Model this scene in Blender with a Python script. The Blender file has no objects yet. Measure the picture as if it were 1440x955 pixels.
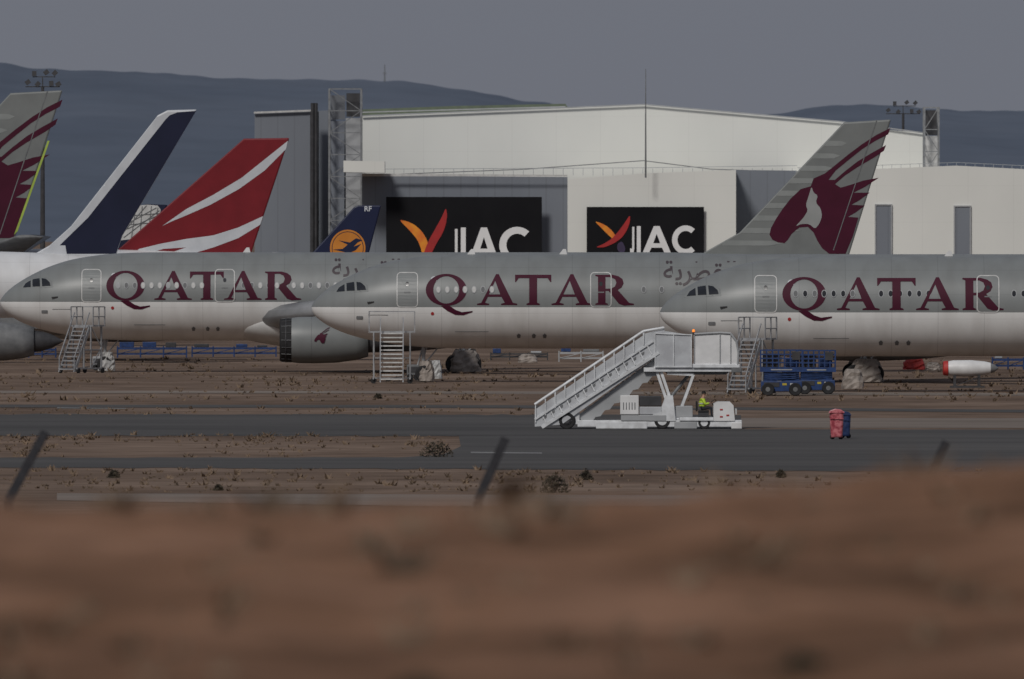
import bpy, bmesh, math, random
from mathutils import Vector, noise
from mathutils.geometry import tessellate_polygon
random.seed(7)
C = bpy.context.scene.collection
F = 24000.0; H = 9.45; HZ = 315.0
def WX(px, Y): return (px-720)/F*Y
def WZ(py, Y): return H-(py-HZ)/F*Y
def GY(py): return H*F/(py-HZ)
def G(px, py): Y = GY(py); return (WX(px, Y), Y)

# ---------------------------------------------------------------- materials
def mk(name, col, col2=None, rough=.6, scale=1.0, metal=0.0, stretch=(1,1,1), bump=0.0, lo=.35, hi=.65, detail=6, spec=.5):
    m = bpy.data.materials.new(name); m.use_nodes = True
    nt = m.node_tree; N = nt.nodes; L = nt.links
    b = N['Principled BSDF']; b.inputs['Roughness'].default_value = rough; b.inputs['Metallic'].default_value = metal
    b.inputs['Specular IOR Level'].default_value = spec
    if col2 is None: col2 = tuple(c*.82 for c in col)
    tc = N.new('ShaderNodeTexCoord'); mp = N.new('ShaderNodeMapping'); mp.inputs['Scale'].default_value = stretch
    nz = N.new('ShaderNodeTexNoise'); nz.inputs['Scale'].default_value = scale; nz.inputs['Detail'].default_value = detail
    rp = N.new('ShaderNodeValToRGB')
    rp.color_ramp.elements[0].position = lo; rp.color_ramp.elements[1].position = hi
    rp.color_ramp.elements[0].color = (*col2, 1); rp.color_ramp.elements[1].color = (*col, 1)
    L.new(tc.outputs['Object'], mp.inputs['Vector']); L.new(mp.outputs[0], nz.inputs['Vector'])
    L.new(nz.outputs['Fac'], rp.inputs[0]); L.new(rp.outputs[0], b.inputs['Base Color'])
    if bump:
        bp = N.new('ShaderNodeBump'); bp.inputs['Strength'].default_value = bump
        L.new(nz.outputs['Fac'], bp.inputs['Height']); L.new(bp.outputs[0], b.inputs['Normal'])
    return m
def seams(m, axis, period, width, dark=.8):
    nt = m.node_tree; N = nt.nodes; L = nt.links; b = N['Principled BSDF']
    src = b.inputs['Base Color'].links[0].from_socket
    tc = N.new('ShaderNodeTexCoord'); sp = N.new('ShaderNodeSeparateXYZ'); L.new(tc.outputs['Object'], sp.inputs[0])
    pm = N.new('ShaderNodeMath'); pm.operation = 'PINGPONG'; pm.inputs[1].default_value = period/2
    L.new(sp.outputs[axis], pm.inputs[0])
    lt = N.new('ShaderNodeMath'); lt.operation = 'LESS_THAN'; lt.inputs[1].default_value = width
    L.new(pm.outputs[0], lt.inputs[0])
    mx = N.new('ShaderNodeMix'); mx.data_type = 'RGBA'; mx.blend_type = 'MULTIPLY'
    mx.inputs[7].default_value = (dark, dark, dark, 1)
    L.new(lt.outputs[0], mx.inputs[0]); L.new(src, mx.inputs[6]); L.new(mx.outputs[2], b.inputs['Base Color'])
def livery(name, up, low, zs, rough=.42, seam=2.6):
    m = mk(name, (1,1,1), (.86,.85,.84), rough=rough, scale=.55, stretch=(1.6,1,.3), lo=.3, hi=.6)
    nt = m.node_tree; N = nt.nodes; L = nt.links; b = N['Principled BSDF']
    src = b.inputs['Base Color'].links[0].from_socket
    tc = N.new('ShaderNodeTexCoord'); sp = N.new('ShaderNodeSeparateXYZ'); L.new(tc.outputs['Object'], sp.inputs[0])
    g = N.new('ShaderNodeMath'); g.operation = 'GREATER_THAN'; g.inputs[1].default_value = zs; L.new(sp.outputs[2], g.inputs[0])
    mc = N.new('ShaderNodeMix'); mc.data_type = 'RGBA'; mc.inputs[6].default_value = (*low,1); mc.inputs[7].default_value = (*up,1)
    L.new(g.outputs[0], mc.inputs[0])
    mu = N.new('ShaderNodeMix'); mu.data_type = 'RGBA'; mu.blend_type = 'MULTIPLY'; mu.inputs[0].default_value = 1
    L.new(mc.outputs[2], mu.inputs[6]); L.new(src, mu.inputs[7]); L.new(mu.outputs[2], b.inputs['Base Color'])
    seams(m, 0, seam, .02, .82); seams(m, 2, 1.37, .012, .86)
    return m

M = {}
M['grey'] = mk('grey_paint', (.205,.218,.218), (.17,.18,.18), rough=.45, scale=.6)
M['fing'] = mk('grey_fin_paint', (.185,.197,.193), (.155,.165,.163), rough=.5, scale=.6)
M['fins'] = mk('pale_grey_stripe', (.255,.27,.265), (.22,.235,.23), rough=.5)
M['finl'] = mk('pale_emblem_grey', (.30,.31,.305), (.26,.27,.265), rough=.5)
M['liv'] = livery('livery_grey_white', (.205,.218,.218), (.72,.72,.71), 4.48)
M['livw'] = livery('livery_white', (.66,.67,.68), (.64,.65,.66), 4.0)
M['livn'] = livery('livery_white_b', (.6,.6,.6), (.55,.55,.55), 3.0)
M['white'] = mk('white_paint', (.74,.74,.74), (.62,.62,.62), rough=.45, scale=1.5)
M['fair'] = mk('fairing_white', (.62,.62,.61), (.5,.5,.49), rough=.5, scale=1.2)
M['twhite'] = mk('truck_white', (.74,.76,.78), (.55,.56,.57), rough=.45, scale=2.5)
M['tpanel'] = mk('truck_panel', (.52,.54,.56), (.40,.41,.43), rough=.5, scale=1.6)
M['lgrey'] = mk('light_grey', (.38,.39,.40), (.31,.32,.33), rough=.5, scale=1)
M['mgrey'] = mk('mid_grey', (.17,.175,.18), (.12,.125,.13), rough=.6, scale=2)
M['dgrey'] = mk('dark_grey', (.05,.05,.055), (.03,.03,.033), rough=.6, scale=2)
M['black'] = mk('black_rubber', (.018,.018,.02), (.01,.01,.011), rough=.8, scale=4)
M['glass'] = mk('dark_glass', (.02,.023,.03), (.014,.016,.02), rough=.2, scale=1)
M['maroon'] = mk('maroon_paint', (.062,.006,.022), (.052,.005,.018), rough=.6, scale=.8, spec=.2)
M['arab'] = mk('script_grey', (.06,.045,.052), rough=.5)
M['steel'] = mk('galvanised_steel', (.25,.26,.27), (.17,.175,.18), rough=.6, scale=3, metal=.2)
M['alu'] = mk('aluminium', (.38,.39,.40), (.27,.27,.28), rough=.5, scale=3, metal=.3)
M['cover'] = mk('silver_cover', (.58,.58,.57), (.45,.45,.44), rough=.5, scale=3)
M['navy'] = mk('navy_paint', (.012,.015,.040), (.009,.012,.032), rough=.45, scale=.5, spec=.3)
M['lhblue'] = mk('deep_blue_paint', (.012,.018,.055), (.010,.014,.045), rough=.45, scale=.5, spec=.3)
M['orange'] = mk('orange_paint', (.62,.23,.03), (.52,.18,.02), rough=.45)
M['red'] = mk('red_paint', (.19,.011,.018), (.16,.009,.015), rough=.5, scale=.7, spec=.3)
M['finw'] = mk('fin_white', (.55,.57,.60), (.49,.51,.54), rough=.45)
M['hang'] = mk('cream_cladding', (.74,.745,.705), (.68,.685,.65), rough=.8, scale=.10, stretch=(1,1,.5), spec=.2); seams(M['hang'], 0, 4.0, .03, .94); seams(M['hang'], 2, 3.2, .03, .965)
M['hangg'] = mk('grey_cladding', (.205,.225,.255), (.18,.195,.225), rough=.8, scale=.2, stretch=(1,1,.4), spec=.2); seams(M['hangg'], 0, 1.5, .06, .89)
M['hangd'] = mk('dark_cladding', (.15,.16,.18), (.13,.14,.155), rough=.7, scale=.2)
M['green'] = mk('roof_green', (.12,.15,.10), (.09,.11,.08), rough=.7)
M['banner'] = mk('banner_black', (.009,.009,.011), (.006,.006,.008), rough=.8, scale=.3, spec=.2)
M['blogo'] = mk('banner_white', (.78,.78,.78), (.72,.72,.72), rough=.7)
M['borange'] = mk('banner_orange', (.78,.28,.02), (.66,.13,.02), rough=.7)
M['bred'] = mk('banner_red', (.42,.02,.02), (.33,.018,.02), rough=.7)
M['bpurple'] = mk('banner_purple', (.045,.03,.08), rough=.6)
M['blue'] = mk('equipment_blue', (.014,.048,.17), (.010,.03,.10), rough=.5, scale=4)
M['binblue'] = mk('bin_blue', (.018,.04,.13), (.010,.022,.07), rough=.5, scale=8, bump=.4)
M['pink'] = mk('bin_pink_film', (.60,.19,.21), (.32,.05,.07), rough=.35, scale=5, bump=.8, lo=.4, hi=.6)
M['yellow'] = mk('yellow_paint', (.5,.39,.04), rough=.5)
M['hivis'] = mk('hi_vis_yellow', (.55,.75,.05), (.40,.56,.04), rough=.7, scale=12)
M['cloth'] = mk('dark_trousers', (.02,.022,.03), rough=.9, scale=10)
M['skin'] = mk('skin', (.45,.26,.18), rough=.6, scale=8)
M['hair'] = mk('hair', (.015,.012,.010), rough=.8, scale=20)
M['tarp'] = mk('tarp_grey', (.36,.315,.28), (.20,.175,.155), rough=.7, scale=2.5, bump=.3)
M['tarpw'] = mk('tarp_white', (.5,.5,.49), (.25,.25,.25), rough=.6, scale=3, bump=.5)
M['tarpr'] = mk('tarp_red', (.5,.04,.03), (.3,.02,.02), rough=.6, scale=3, bump=.5)
M['concrete'] = mk('post_concrete', (.035,.036,.042), (.022,.023,.028), rough=.95, scale=12)
M['shrub'] = mk('shrub_leaf', (.07,.055,.035), (.035,.03,.02), rough=.9, scale=5)
M['tuft'] = mk('dry_tuft', (.22,.155,.105), (.10,.072,.05), rough=.95, scale=1.3)
M['lime'] = mk('lime_edge', (.38,.50,.08), rough=.5)
em = mk('beacon_orange', (.9,.3,.03), rough=.3); eb = em.node_tree.nodes['Principled BSDF']
eb.inputs['Emission Color'].default_value = (1,.25,.03,1); eb.inputs['Emission Strength'].default_value = .8
M['beacon'] = em

# ---------------------------------------------------------------- mesh helpers
class MB:
    def __init__(s): s.v = []; s.f = []; s.mi = []; s.cur = 0
    def add(s, vs, fs):
        o = len(s.v); s.v += [tuple(p) for p in vs]; s.f += [tuple(o+i for i in f) for f in fs]; s.mi += [s.cur]*len(fs); return s
    def box(s, x0, x1, y0, y1, z0, z1):
        return s.add([(x0,y0,z0),(x1,y0,z0),(x1,y1,z0),(x0,y1,z0),(x0,y0,z1),(x1,y0,z1),(x1,y1,z1),(x0,y1,z1)],
                     [(0,3,2,1),(4,5,6,7),(0,1,5,4),(1,2,6,5),(2,3,7,6),(3,0,4,7)])
    def tube(s, p, q, r, n=8, r2=None):
        p = Vector(p); q = Vector(q); d = (q-p).normalized(); r2 = r if r2 is None else r2
        a = d.orthogonal().normalized(); b = d.cross(a)
        vs = []
        for c, rr in ((p, r), (q, r2)):
            for i in range(n):
                t = 2*math.pi*i/n; vs.append(c+a*math.cos(t)*rr+b*math.sin(t)*rr)
        fs = [(i, (i+1)%n, n+(i+1)%n, n+i) for i in range(n)]+[tuple(range(n))[::-1], tuple(range(n, 2*n))]
        return s.add(vs, fs)
    def bar(s, p, q, w=.05): return s.tube(p, q, w*.7, 4)
    def prism(s, poly, y0, y1):
        n = len(poly)
        vs = [(x, y0, z) for x, z in poly]+[(x, y1, z) for x, z in poly]
        fs = [(i, (i+1)%n, n+(i+1)%n, n+i) for i in range(n)]
        tr = tessellate_polygon([[Vector((x, z, 0)) for x, z in poly]])
        fs += [tuple(t) for t in tr]+[tuple(n+i for i in t[::-1]) for t in tr]
        return s.add(vs, fs)
    def lathe(s, prof, c, n=32, axis='x'):
        vs = []
        for a, r in prof:
            for i in range(n):
                t = 2*math.pi*i/n; u, v = math.cos(t)*r, math.sin(t)*r
                vs.append((c[0]+a, c[1]+u, c[2]+v) if axis == 'x' else (c[0]+u, c[1]+a, c[2]+v) if axis == 'y' else (c[0]+u, c[1]+v, c[2]+a))
        fs = [(j*n+i, j*n+(i+1)%n, (j+1)*n+(i+1)%n, (j+1)*n+i) for j in range(len(prof)-1) for i in range(n)]
        return s.add(vs, fs)
    def build(s, name, mat, parent=None, smooth=False, bevel=0):
        me = bpy.data.meshes.new(name); me.from_pydata(s.v, [], s.f)
        for m in (mat if isinstance(mat, (list, tuple)) else [mat]): me.materials.append(M[m] if isinstance(m, str) else m)
        for i, p in enumerate(me.polygons): p.material_index = s.mi[i]; p.use_smooth = smooth
        bm = bmesh.new(); bm.from_mesh(me); bmesh.ops.recalc_face_normals(bm, faces=bm.faces); bm.to_mesh(me); bm.free()
        o = bpy.data.objects.new(name, me); C.objects.link(o)
        if parent: o.parent = parent
        if bevel:
            b = o.modifiers.new('b', 'BEVEL'); b.width = bevel; b.segments = 2; b.limit_method = 'ANGLE'
        return o
def thing(name, label, cat, loc=(0,0,0), group=None, rz=0):
    o = bpy.data.objects.new(name, None); C.objects.link(o); o.location = loc; o.rotation_euler.z = rz
    o['label'] = label; o['category'] = cat
    if group: o['group'] = group
    return o
def tag(o, label, cat, group=None):
    o['label'] = label; o['category'] = cat
    if group: o['group'] = group
    return o
def struct(o): o['kind'] = 'structure'; return o
def flat(mb, loops_list, yf, step=None):
    for loops in loops_list:
        pts = [Vector((p[0], p[1], 0)) for lp in loops for p in lp]
        tr = tessellate_polygon([[Vector((p[0], p[1], 0)) for p in lp] for lp in loops])
        bm = bmesh.new(); vv = [bm.verts.new((p.x, 0, p.y)) for p in pts]
        for t in tr:
            try: bm.faces.new([vv[i] for i in t])
            except ValueError: pass
        if step:
            zs = [p.y for p in pts]; z = math.floor(min(zs)/step)*step
            while z < max(zs):
                bmesh.ops.bisect_plane(bm, geom=bm.verts[:]+bm.edges[:]+bm.faces[:], plane_co=(0,0,z), plane_no=(0,0,1)); z += step
        bm.verts.index_update()
        mb.add([(v.co.x, yf(v.co.x, v.co.z), v.co.z) for v in bm.verts], [tuple(v.index for v in f.verts) for f in bm.faces])
        bm.free()
    return mb
def smooth_poly(pts, it=1):
    for _ in range(it):
        out = []; n = len(pts)
        for i in range(n):
            a, b = pts[i], pts[(i+1)%n]
            out += [(a[0]*.8+b[0]*.2, a[1]*.8+b[1]*.2), (a[0]*.2+b[0]*.8, a[1]*.2+b[1]*.8)]
        pts = out
    return pts

# ---------------------------------------------------------------- letters (cap height 1)
def ell(cx, cy, rx, ry, n=36, a0=0, a1=2*math.pi):
    return [(cx+rx*math.cos(a0+(a1-a0)*i/n), cy+ry*math.sin(a0+(a1-a0)*i/n)) for i in range(n)]
LA = [[(0,0),(.40,0),(.40,.04),(.26,.07),(.36,.27),(.81,.27),(.92,.07),(.80,.04),(.80,0),(1.33,0),(1.33,.04),(1.19,.07),(.72,1.02),(.63,1.02),(.14,.07),(0,.04)],
      [(.39,.35),(.77,.35),(.60,.80)]]
LT = [[(.38,0),(.82,0),(.82,.04),(.73,.07),(.73,.89),(1.08,.89),(1.17,.76),(1.2,.76),(1.2,1.0),(0,1.0),(0,.76),(.03,.76),(.12,.89),(.47,.89),(.47,.07),(.38,.04)]]
LR = [[(0,0),(.42,0),(.42,.04),(.34,.07),(.34,.46),(.44,.46),(.78,.04),(.95,-.02),(1.28,0),(1.28,.04),(1.12,.07),(.74,.50),(.87,.58),(.94,.72),(.90,.86),(.77,.95),(.58,1.0),(0,1.0),(0,.96),(.09,.93),(.09,.07),(0,.04)],
      [(.34,.54),(.34,.92),(.52,.92),(.65,.86),(.70,.74),(.65,.61),(.52,.54)]]
LQ = [[ell(.68,.5,.68,.53), ell(.68,.5,.43,.455)], [[(.50,-.035),(.80,-.035),(1.0,-.17),(1.2,-.24),(1.55,-.20),(1.55,-.24),(1.25,-.34),(.98,-.33),(.72,-.2)]]]
TITLE = [(LQ,0),([LA],1.70),([LT],2.96),([LA],4.17),([LR],5.62)]
def title_loops(x0, z0, h):
    out = []
    for polys, ox in TITLE:
        for loops in polys: out.append([[(x0+(ox+x)*h, z0+z*h) for x, z in lp] for lp in loops])
    return out
def text_loops_mesh(body, size):
    cu = bpy.data.curves.new('t', 'FONT'); cu.body = body; cu.size = size; cu.resolution_u = 3; cu.offset = .012
    o = bpy.data.objects.new('t', cu); C.objects.link(o); dg = bpy.context.evaluated_depsgraph_get(); dg.update()
    me = bpy.data.meshes.new_from_object(o.evaluated_get(dg))
    vs = [(v.co.x, v.co.y) for v in me.vertices]; fs = [tuple(p.vertices) for p in me.polygons]
    bpy.data.objects.remove(o); bpy.data.meshes.remove(me)
    return vs, fs
ORYX = [(1252,180),(1232,190),(1212,203),(1192,218),(1176,231),(1160,244),(1144,251),(1140,262),(1126,266),(1112,279),(1101,293),(1091,308),(1084,321),(1082,330),(1086,337),(1094,341),(1103,342),(1108,337),(1113,329),(1124,320),(1136,319),(1144,327),(1149,338),(1156,349),(1166,357),(1189,357),(1199,333),(1207,306),(1192,305),(1203,299),(1216,289),(1197,288),(1208,282),(1223,271),(1200,271),(1216,263),(1236,250),(1214,254),(1196,260),(1182,264),(1174,259),(1188,247),(1206,235),(1230,221),(1243,212),(1246,204),(1226,215),(1206,227),(1188,241),(1174,253),(1165,253),(1175,240),(1192,226),(1212,210),(1231,198),(1249,189)]
ORYXW = [(1141,262),(1144,271),(1150,275),(1147,285),(1154,293),(1156,304),(1152,315),(1146,322),(1138,315),(1126,315),(1118,319),(1130,306),(1136,296),(1133,288),(1137,276)]

# ---------------------------------------------------------------- fuselage
NT = [(0,-.37,-.37,0),(.12,-.08,-.74,.36),(.5,.36,-1.12,.80),(1.0,.76,-1.45,1.2),(1.5,1.08,-1.70,1.50),(2.2,1.47,-1.97,1.84),(2.9,1.80,-2.17,2.10),
      (3.7,2.10,-2.35,2.32),(4.6,2.36,-2.51,2.5),(5.8,2.57,-2.66,2.67),(7.2,2.73,-2.77,2.77),(9,2.81,-2.82,2.82),(11,2.82,-2.82,2.82)]
def cr(t, k):
    ts = [math.sqrt(r[0]) for r in NT]; n = len(ts)
    i = max(j for j in range(n-1) if ts[j] <= t+1e-9)
    u = (t-ts[i])/(ts[i+1]-ts[i]); p = [NT[max(0,i-1)][k], NT[i][k], NT[i+1][k], NT[min(n-1,i+2)][k]]
    m1 = (p[2]-p[0])/(ts[i+1]-ts[max(0,i-1)])*(ts[i+1]-ts[i]); m2 = (p[3]-p[1])/(ts[min(n-1,i+2)]-ts[i])*(ts[i+1]-ts[i])
    return (2*u**3-3*u**2+1)*p[1]+(u**3-2*u**2+u)*m1+(-2*u**3+3*u**2)*p[2]+(u**3-u**2)*m2
class Fus:
    def __init__(s, L, R=2.82, zc=4.82): s.L, s.R, s.zc, s.k = L, R, zc, R/2.82
    def prof(s, x):
        k = s.k
        if x < 11*k:
            t = math.sqrt(max(0, x/k)); a, b, w = cr(t,1)*k, cr(t,2)*k, max(0,cr(t,3))*k
        else:
            a, b, w = s.R, -s.R, s.R; t = (x-(s.L-18*k))/(18*k)
            if t > 0:
                e = t*t*(3-2*t)*.5+t*.5*t
                a = s.R-(.75*k)*t*t; b = -s.R+(4.3*k)*e; w = s.R+(-2.5*k)*(t**1.8)
        return s.zc+(a+b)/2, (a-b)/2, w
    def y(s, x, z, off=.016):
        c, h, w = s.prof(x); q = (z-c)/(h+off); q = max(-.999, min(.999, q))
        return -(w+off)*math.sqrt(1-q*q)
    def mesh(s, n=72):
        k = s.k; xs = [0.0]; t = .04
        while t*t < 11: xs.append(t*t*k); t += .06
        x = 11*k
        while x < s.L-18*k: xs.append(x); x += 3
        x = s.L-18*k
        while x < s.L: xs.append(x); x += 1.0*k
        xs.append(s.L)
        mb = MB(); vs = []
        for x in xs:
            c, h, w = s.prof(x)
            for i in range(n):
                a = 2*math.pi*i/n; vs.append((x, w*math.cos(a), c+h*math.sin(a)))
        fs = [(j*n+i, j*n+(i+1)%n, (j+1)*n+(i+1)%n, (j+1)*n+i) for j in range(1,len(xs)-1) for i in range(n)]
        vs.append((0,0,s.prof(0)[0])); cc = len(vs)-1
        fs += [(cc, n+(i+1)%n, n+i) for i in range(n)]+[tuple((len(xs)-1)*n+i for i in range(n))]
        return mb.add(vs, fs)
def foil(mb, secs, n=10):
    vs = []; pts = []
    for i in range(n+1):
        u = (1-math.cos(math.pi*i/n))/2; pts.append((u, .5*(2.969*math.sqrt(u)-1.26*u-3.516*u*u+2.843*u**3-1.015*u**4)))
    loop = [(u, t) for u, t in pts]+[(u, -t*.8) for u, t in pts[-2:0:-1]]
    for x, y, z, c, th in secs:
        for u, t in loop: vs.append((x+u*c, y, z+t*th*2))
    m = len(loop)
    fs = [(j*m+i, j*m+(i+1)%m, (j+1)*m+(i+1)%m, (j+1)*m+i) for j in range(len(secs)-1) for i in range(m)]
    fs += [tuple(range(m)), tuple((len(secs)-1)*m+i for i in range(m))]
    return mb.add(vs, fs)
def rrect(x0, x1, z0, z1, r, n=4):
    out = []
    for cx, cz, a in ((x1-r,z1-r,0),(x0+r,z1-r,90),(x0+r,z0+r,180),(x1-r,z0+r,270)):
        for i in range(n+1):
            t = math.radians(a+90*i/n); out.append((cx+r*math.cos(t), cz+r*math.sin(t)))
    return out

def airliner(label, nose_px, Y, L, fus_mat, fin_px, fin_mat, R=2.82, zc=4.82, X0=None, wing=None, wing_z=3.5, doors=(), wins=None, wmode=0, cockpit=True, stabz=0, stab_mat='lgrey', wing_mat='lgrey', group=None):
    X0 = WX(nose_px, Y) if X0 is None else X0
    t = thing('airliner', label, 'airliner', (X0, Y, 0), group)
    fu = Fus(L, R, zc); k = fu.k
    fu.mesh().build('fuselage', fus_mat, t, smooth=True)
    P = lambda px, py: (WX(px, Y)-X0, WZ(py, Y))
    fin = None
    if fin_px:
        fin = MB().prism([P(*p) for p in fin_px], -.19, .19).build('tail_fin', fin_mat, t)
        bv = fin.modifiers.new('b','BEVEL'); bv.width = .1; bv.segments = 2; bv.limit_method='ANGLE'; bv.angle_limit = math.radians(60)
    for s in (-1, 1):
        foil(MB(), [(L-8.2*k, s*.6, zc+1.05*k+stabz*.6, 5.0*k, .40), (L-2.4*k, s*9.6*k, zc+2.45*k+stabz, 2.0*k, .16)]).build('tailplane', stab_mat, t, smooth=True)
    if wing:
        for s in (-1, 1):
            foil(MB(), [(wing, s*2.2*k, wing_z, 10.5*k, 1.1), (wing+5.2*k, s*9.5*k, wing_z+.7, 7.2*k, .8), (wing+17.5*k, s*29*k, wing_z+2.6, 2.4*k, .25)]).build('wing', wing_mat, t, smooth=True)
        mb = MB(); n = 40; vs = []; xs = [i/24 for i in range(25)]
        for u in xs:
            e = math.sin(math.pi*u)**.55
            for i in range(n):
                a = 2*math.pi*i/n; vs.append((wing-2.4+u*19, (1.0+2.2*e)*math.cos(a), 3.15+(.3+1.5*e)*math.sin(a)-.1))
        fs = [(j*n+i, j*n+(i+1)%n, (j+1)*n+(i+1)%n, (j+1)*n+i) for j in range(24) for i in range(n)]
        mb.add(vs, fs).build('belly_fairing', 'fair', t, smooth=True)
    if cockpit:
        quads = [[(1.50,5.40),(1.66,5.66),(1.98,5.86),(2.00,5.44)],[(2.12,5.46),(2.10,5.92),(2.56,5.99),(2.60,5.48)],
                 [(2.74,5.49),(2.70,6.00),(2.98,5.95),(3.22,5.74),(3.28,5.51)]]
        flat(MB(), [[[(x*k, zc+(z-4.82)*k) for x, z in [(1.36,5.32),(1.56,5.70),(1.92,5.96),(2.6,6.10),(3.05,6.05),(3.36,5.80),(3.42,5.42),(2.6,5.38)]]]], lambda x, z: fu.y(x, z, .012), .1).build('windshield_surround', 'grey', t)
        for q in quads:
            flat(MB(), [[[(x*k, zc+(z-4.82)*k) for x, z in q]]], lambda x, z: fu.y(x, z, .026), .1).build('cockpit_window', 'glass', t)
    for dx in doors:
        x0, x1, z0, z1 = dx-.60, dx+.60, 4.50, 6.54
        d = flat(MB(), [[rrect(x0, x1, z0, z1, .22)]], fu.y, .2).build('cabin_door', 'grey', t)
        flat(MB(), [[rrect(x0-.04, x1+.04, z0-.04, z1+.04, .25), rrect(x0+.015, x1-.015, z0+.015, z1-.015, .2)]], lambda x, z: fu.y(x, z, .024), .2).build('door_outline', 'cover', d)
        flat(MB(), [[rrect(dx-.10, dx+.10, 5.75, 6.0, .09)]], lambda x, z: fu.y(x, z, .026), .2).build('door_window', 'glass', d)
        flat(MB(), [[rrect(dx-.2, dx+.2, 5.34, 5.41, .03)]], lambda x, z: fu.y(x, z, .026), .2).build('door_handle', 'mgrey', d)
    if wins:
        def wmesh(pm):
            mb = MB(); zz = zc+.72*k; yy = lambda x, z: fu.y(20, z, .028)
            mb.cur = 0; flat(mb, [[ell(0, zz, .155, .22, 12), ell(0, zz, .115, .175, 12)]], yy, .15)
            mb.cur = 1; flat(mb, [[ell(0, zz, .113, .173, 12)]], yy, .15)
            return mb.build('cabin_window', ['lgrey', pm], t)
        base = {}
        for j in range(int((wins[1]-wins[0])/.533)):
            x = wins[0]+j*.533
            if any(abs(x-dx) < .95 for dx in doors): continue
            if wmode == 1: pm = 'cover' if random.random() < .9 else 'mgrey'
            elif wmode == 2: pm = 'glass' if random.random() < .5 else 'mgrey'
            else: pm = random.choice(['cover', 'mgrey', 'lgrey', 'mgrey'])
            if pm not in base: o = base[pm] = wmesh(pm)
            else: o = base[pm].copy(); C.objects.link(o)
            o.location.x = x
            if x < 11.2: o.location.y = fu.y(x, zc+.72, .028)-fu.y(20, zc+.72, .028)
    return t, fu, P, fin
def wrap(mb, x, y, hx, hy, h, rows=8, n=22, r0=.12):
    vs = []
    for j in range(rows):
        u = j/(rows-1); sc = 1-.38*u**2.5
        for i in range(n):
            a = 2*math.pi*i/n; ca, sa = math.cos(a), math.sin(a); e = 1/max(abs(ca),abs(sa)); e = 1+(e-1)*.6
            w = e*(1+r0*random.uniform(-1,1)*(.6+u*.6)); vs.append((x+hx*sc*w*ca, y+hy*sc*w*sa, .06+h*u+random.uniform(-.04,.04)*(j>0)))
    fs = [(j*n+i, j*n+(i+1)%n, (j+1)*n+(i+1)%n, (j+1)*n+i) for j in range(rows-1) for i in range(n)]+[tuple((rows-1)*n+i for i in range(n))]
    return mb.add(vs, fs)
def gear(t, x, y, tarp, bogie):
    g = MB().tube((x,y,2.6),(x,y,.6),.11,10).bar((x,y,1.0),(x+1.0,y,2.2),.08).tube((x-.35,y,1.0),(x-.1,y,1.9),.05).tube((x-.02,y,1.2),(x+.25,y-.1,2.3),.03).build('landing_gear', 'lgrey', t)
    for dx in ((-.6,.6) if bogie else (0,)):
        for dy in (-.33, .33):
            r = .54 if bogie else .5
            w = MB().lathe([(-.19,.2),(-.2,r-.08),(-.14,r),(.14,r),(.2,r-.08),(.19,.2)], (x+dx,y+dy,r), 24, 'y').build('wheel', 'black', g)
            MB().lathe([(-.16,.01),(-.17,.12),(-.13,.21),(.13,.21)], (x+dx,y+dy,r), 16, 'y').build('rim', 'lgrey', w)
    if tarp:
        wrap(MB(), x+(.1 if bogie else .15), y, 1.0 if bogie else .5, .85 if bogie else .62, 1.35 if bogie else 1.2).build('gear_cover', tarp, g)
    return g
def title(t, fu):
    flat(MB(), title_loops(6.85, 4.62, 1.80), lambda x, z: fu.y(x, z, .022), .12).build('airline_title', 'maroon', t)
ARAB = '\uFE94\uFEF3\uFEAE\uFEC4\uFED8\uFEDF\uFE8D'
def arabic(t, fu, x0, z0, size):
    vs, fs = text_loops_mesh(ARAB, size)
    if not vs: return
    MB().add([(x0+x, fu.y(x0+x, z0+z, .022), z0+z) for x, z in vs], fs).build('arabic_title', 'arab', t)
def fin_decals(fin, P, T=lambda x, y: (x, y), stripes=True):
    Q = lambda pts: [P(*T(*p)) for p in pts]
    flat(MB(), [[Q(ORYX)]], lambda x, z: -.205).build('oryx_emblem', 'maroon', fin)
    flat(MB(), [[Q(smooth_poly(ORYXW))]], lambda x, z: -.215).build('oryx_highlight', 'finl', fin)
    if stripes:
        mb = MB()
        for k in range(9):
            y = 198+k*17.5; xl = 1187-(y-172)*.955+3 if y < 326 else 1040-(y-326)*1.6
            ln = 26+k*7.5
            flat(mb, [[Q([(xl, y),(xl+ln*.7, y+.5),(xl+ln, y+3.5),(xl+ln*.7, y+7.5),(xl-6.5, y+7.5)])]], lambda x, z: -.203)
        mb.build('fin_stripes', 'fins', fin)
        a, b, c, d = Q([(1232,169),(1233.2,169),(1172.5,352),(1171.2,352)])
        flat(MB(), [[[a,b,c,d]]], lambda x, z: -.218).build('rudder_seam', 'mgrey', fin)

# ---- the three grey and white airliners
YL, YM, YR = 1090.0, 1021.0, 961.0
FIN = [(985,358),(1040,327),(1187,172),(1253,168),(1191,368),(1150,380),(985,380)]
tl, ful, Pl, finl = airliner('leftmost grey and white airliner with complete maroon lettering and an antelope tail at far right', 0, YL, 58.8, 'liv', FIN, 'fing', wing=16.6, wing_z=3.4, doors=(5.9,14.4), wins=(7.6,30), wmode=0)
fin_decals(finl, Pl); title(tl, ful); arabic(tl, ful, 21.2, 6.12, 1.55)
tm, fum, Pm, finm = airliner('middle grey and white airliner whose nose overlaps the leftmost one, white window covers', 438, YM, 75.0, 'liv', None, 'fing', wing=26, doors=(5.75,17.3), wins=(7.6,33), wmode=1)
title(tm, fum); arabic(tm, fum, 21.0, 6.12, 1.55)
tr_, fur, Pr, finr = airliner('rightmost grey and white airliner, nearest, nose behind the white passenger stairs', 928, YR, 75.0, 'liv', None, 'fing', wing=22.2, wing_z=3.6, doors=(5.92,18.4), wins=(7.6,30), wmode=2)
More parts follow.
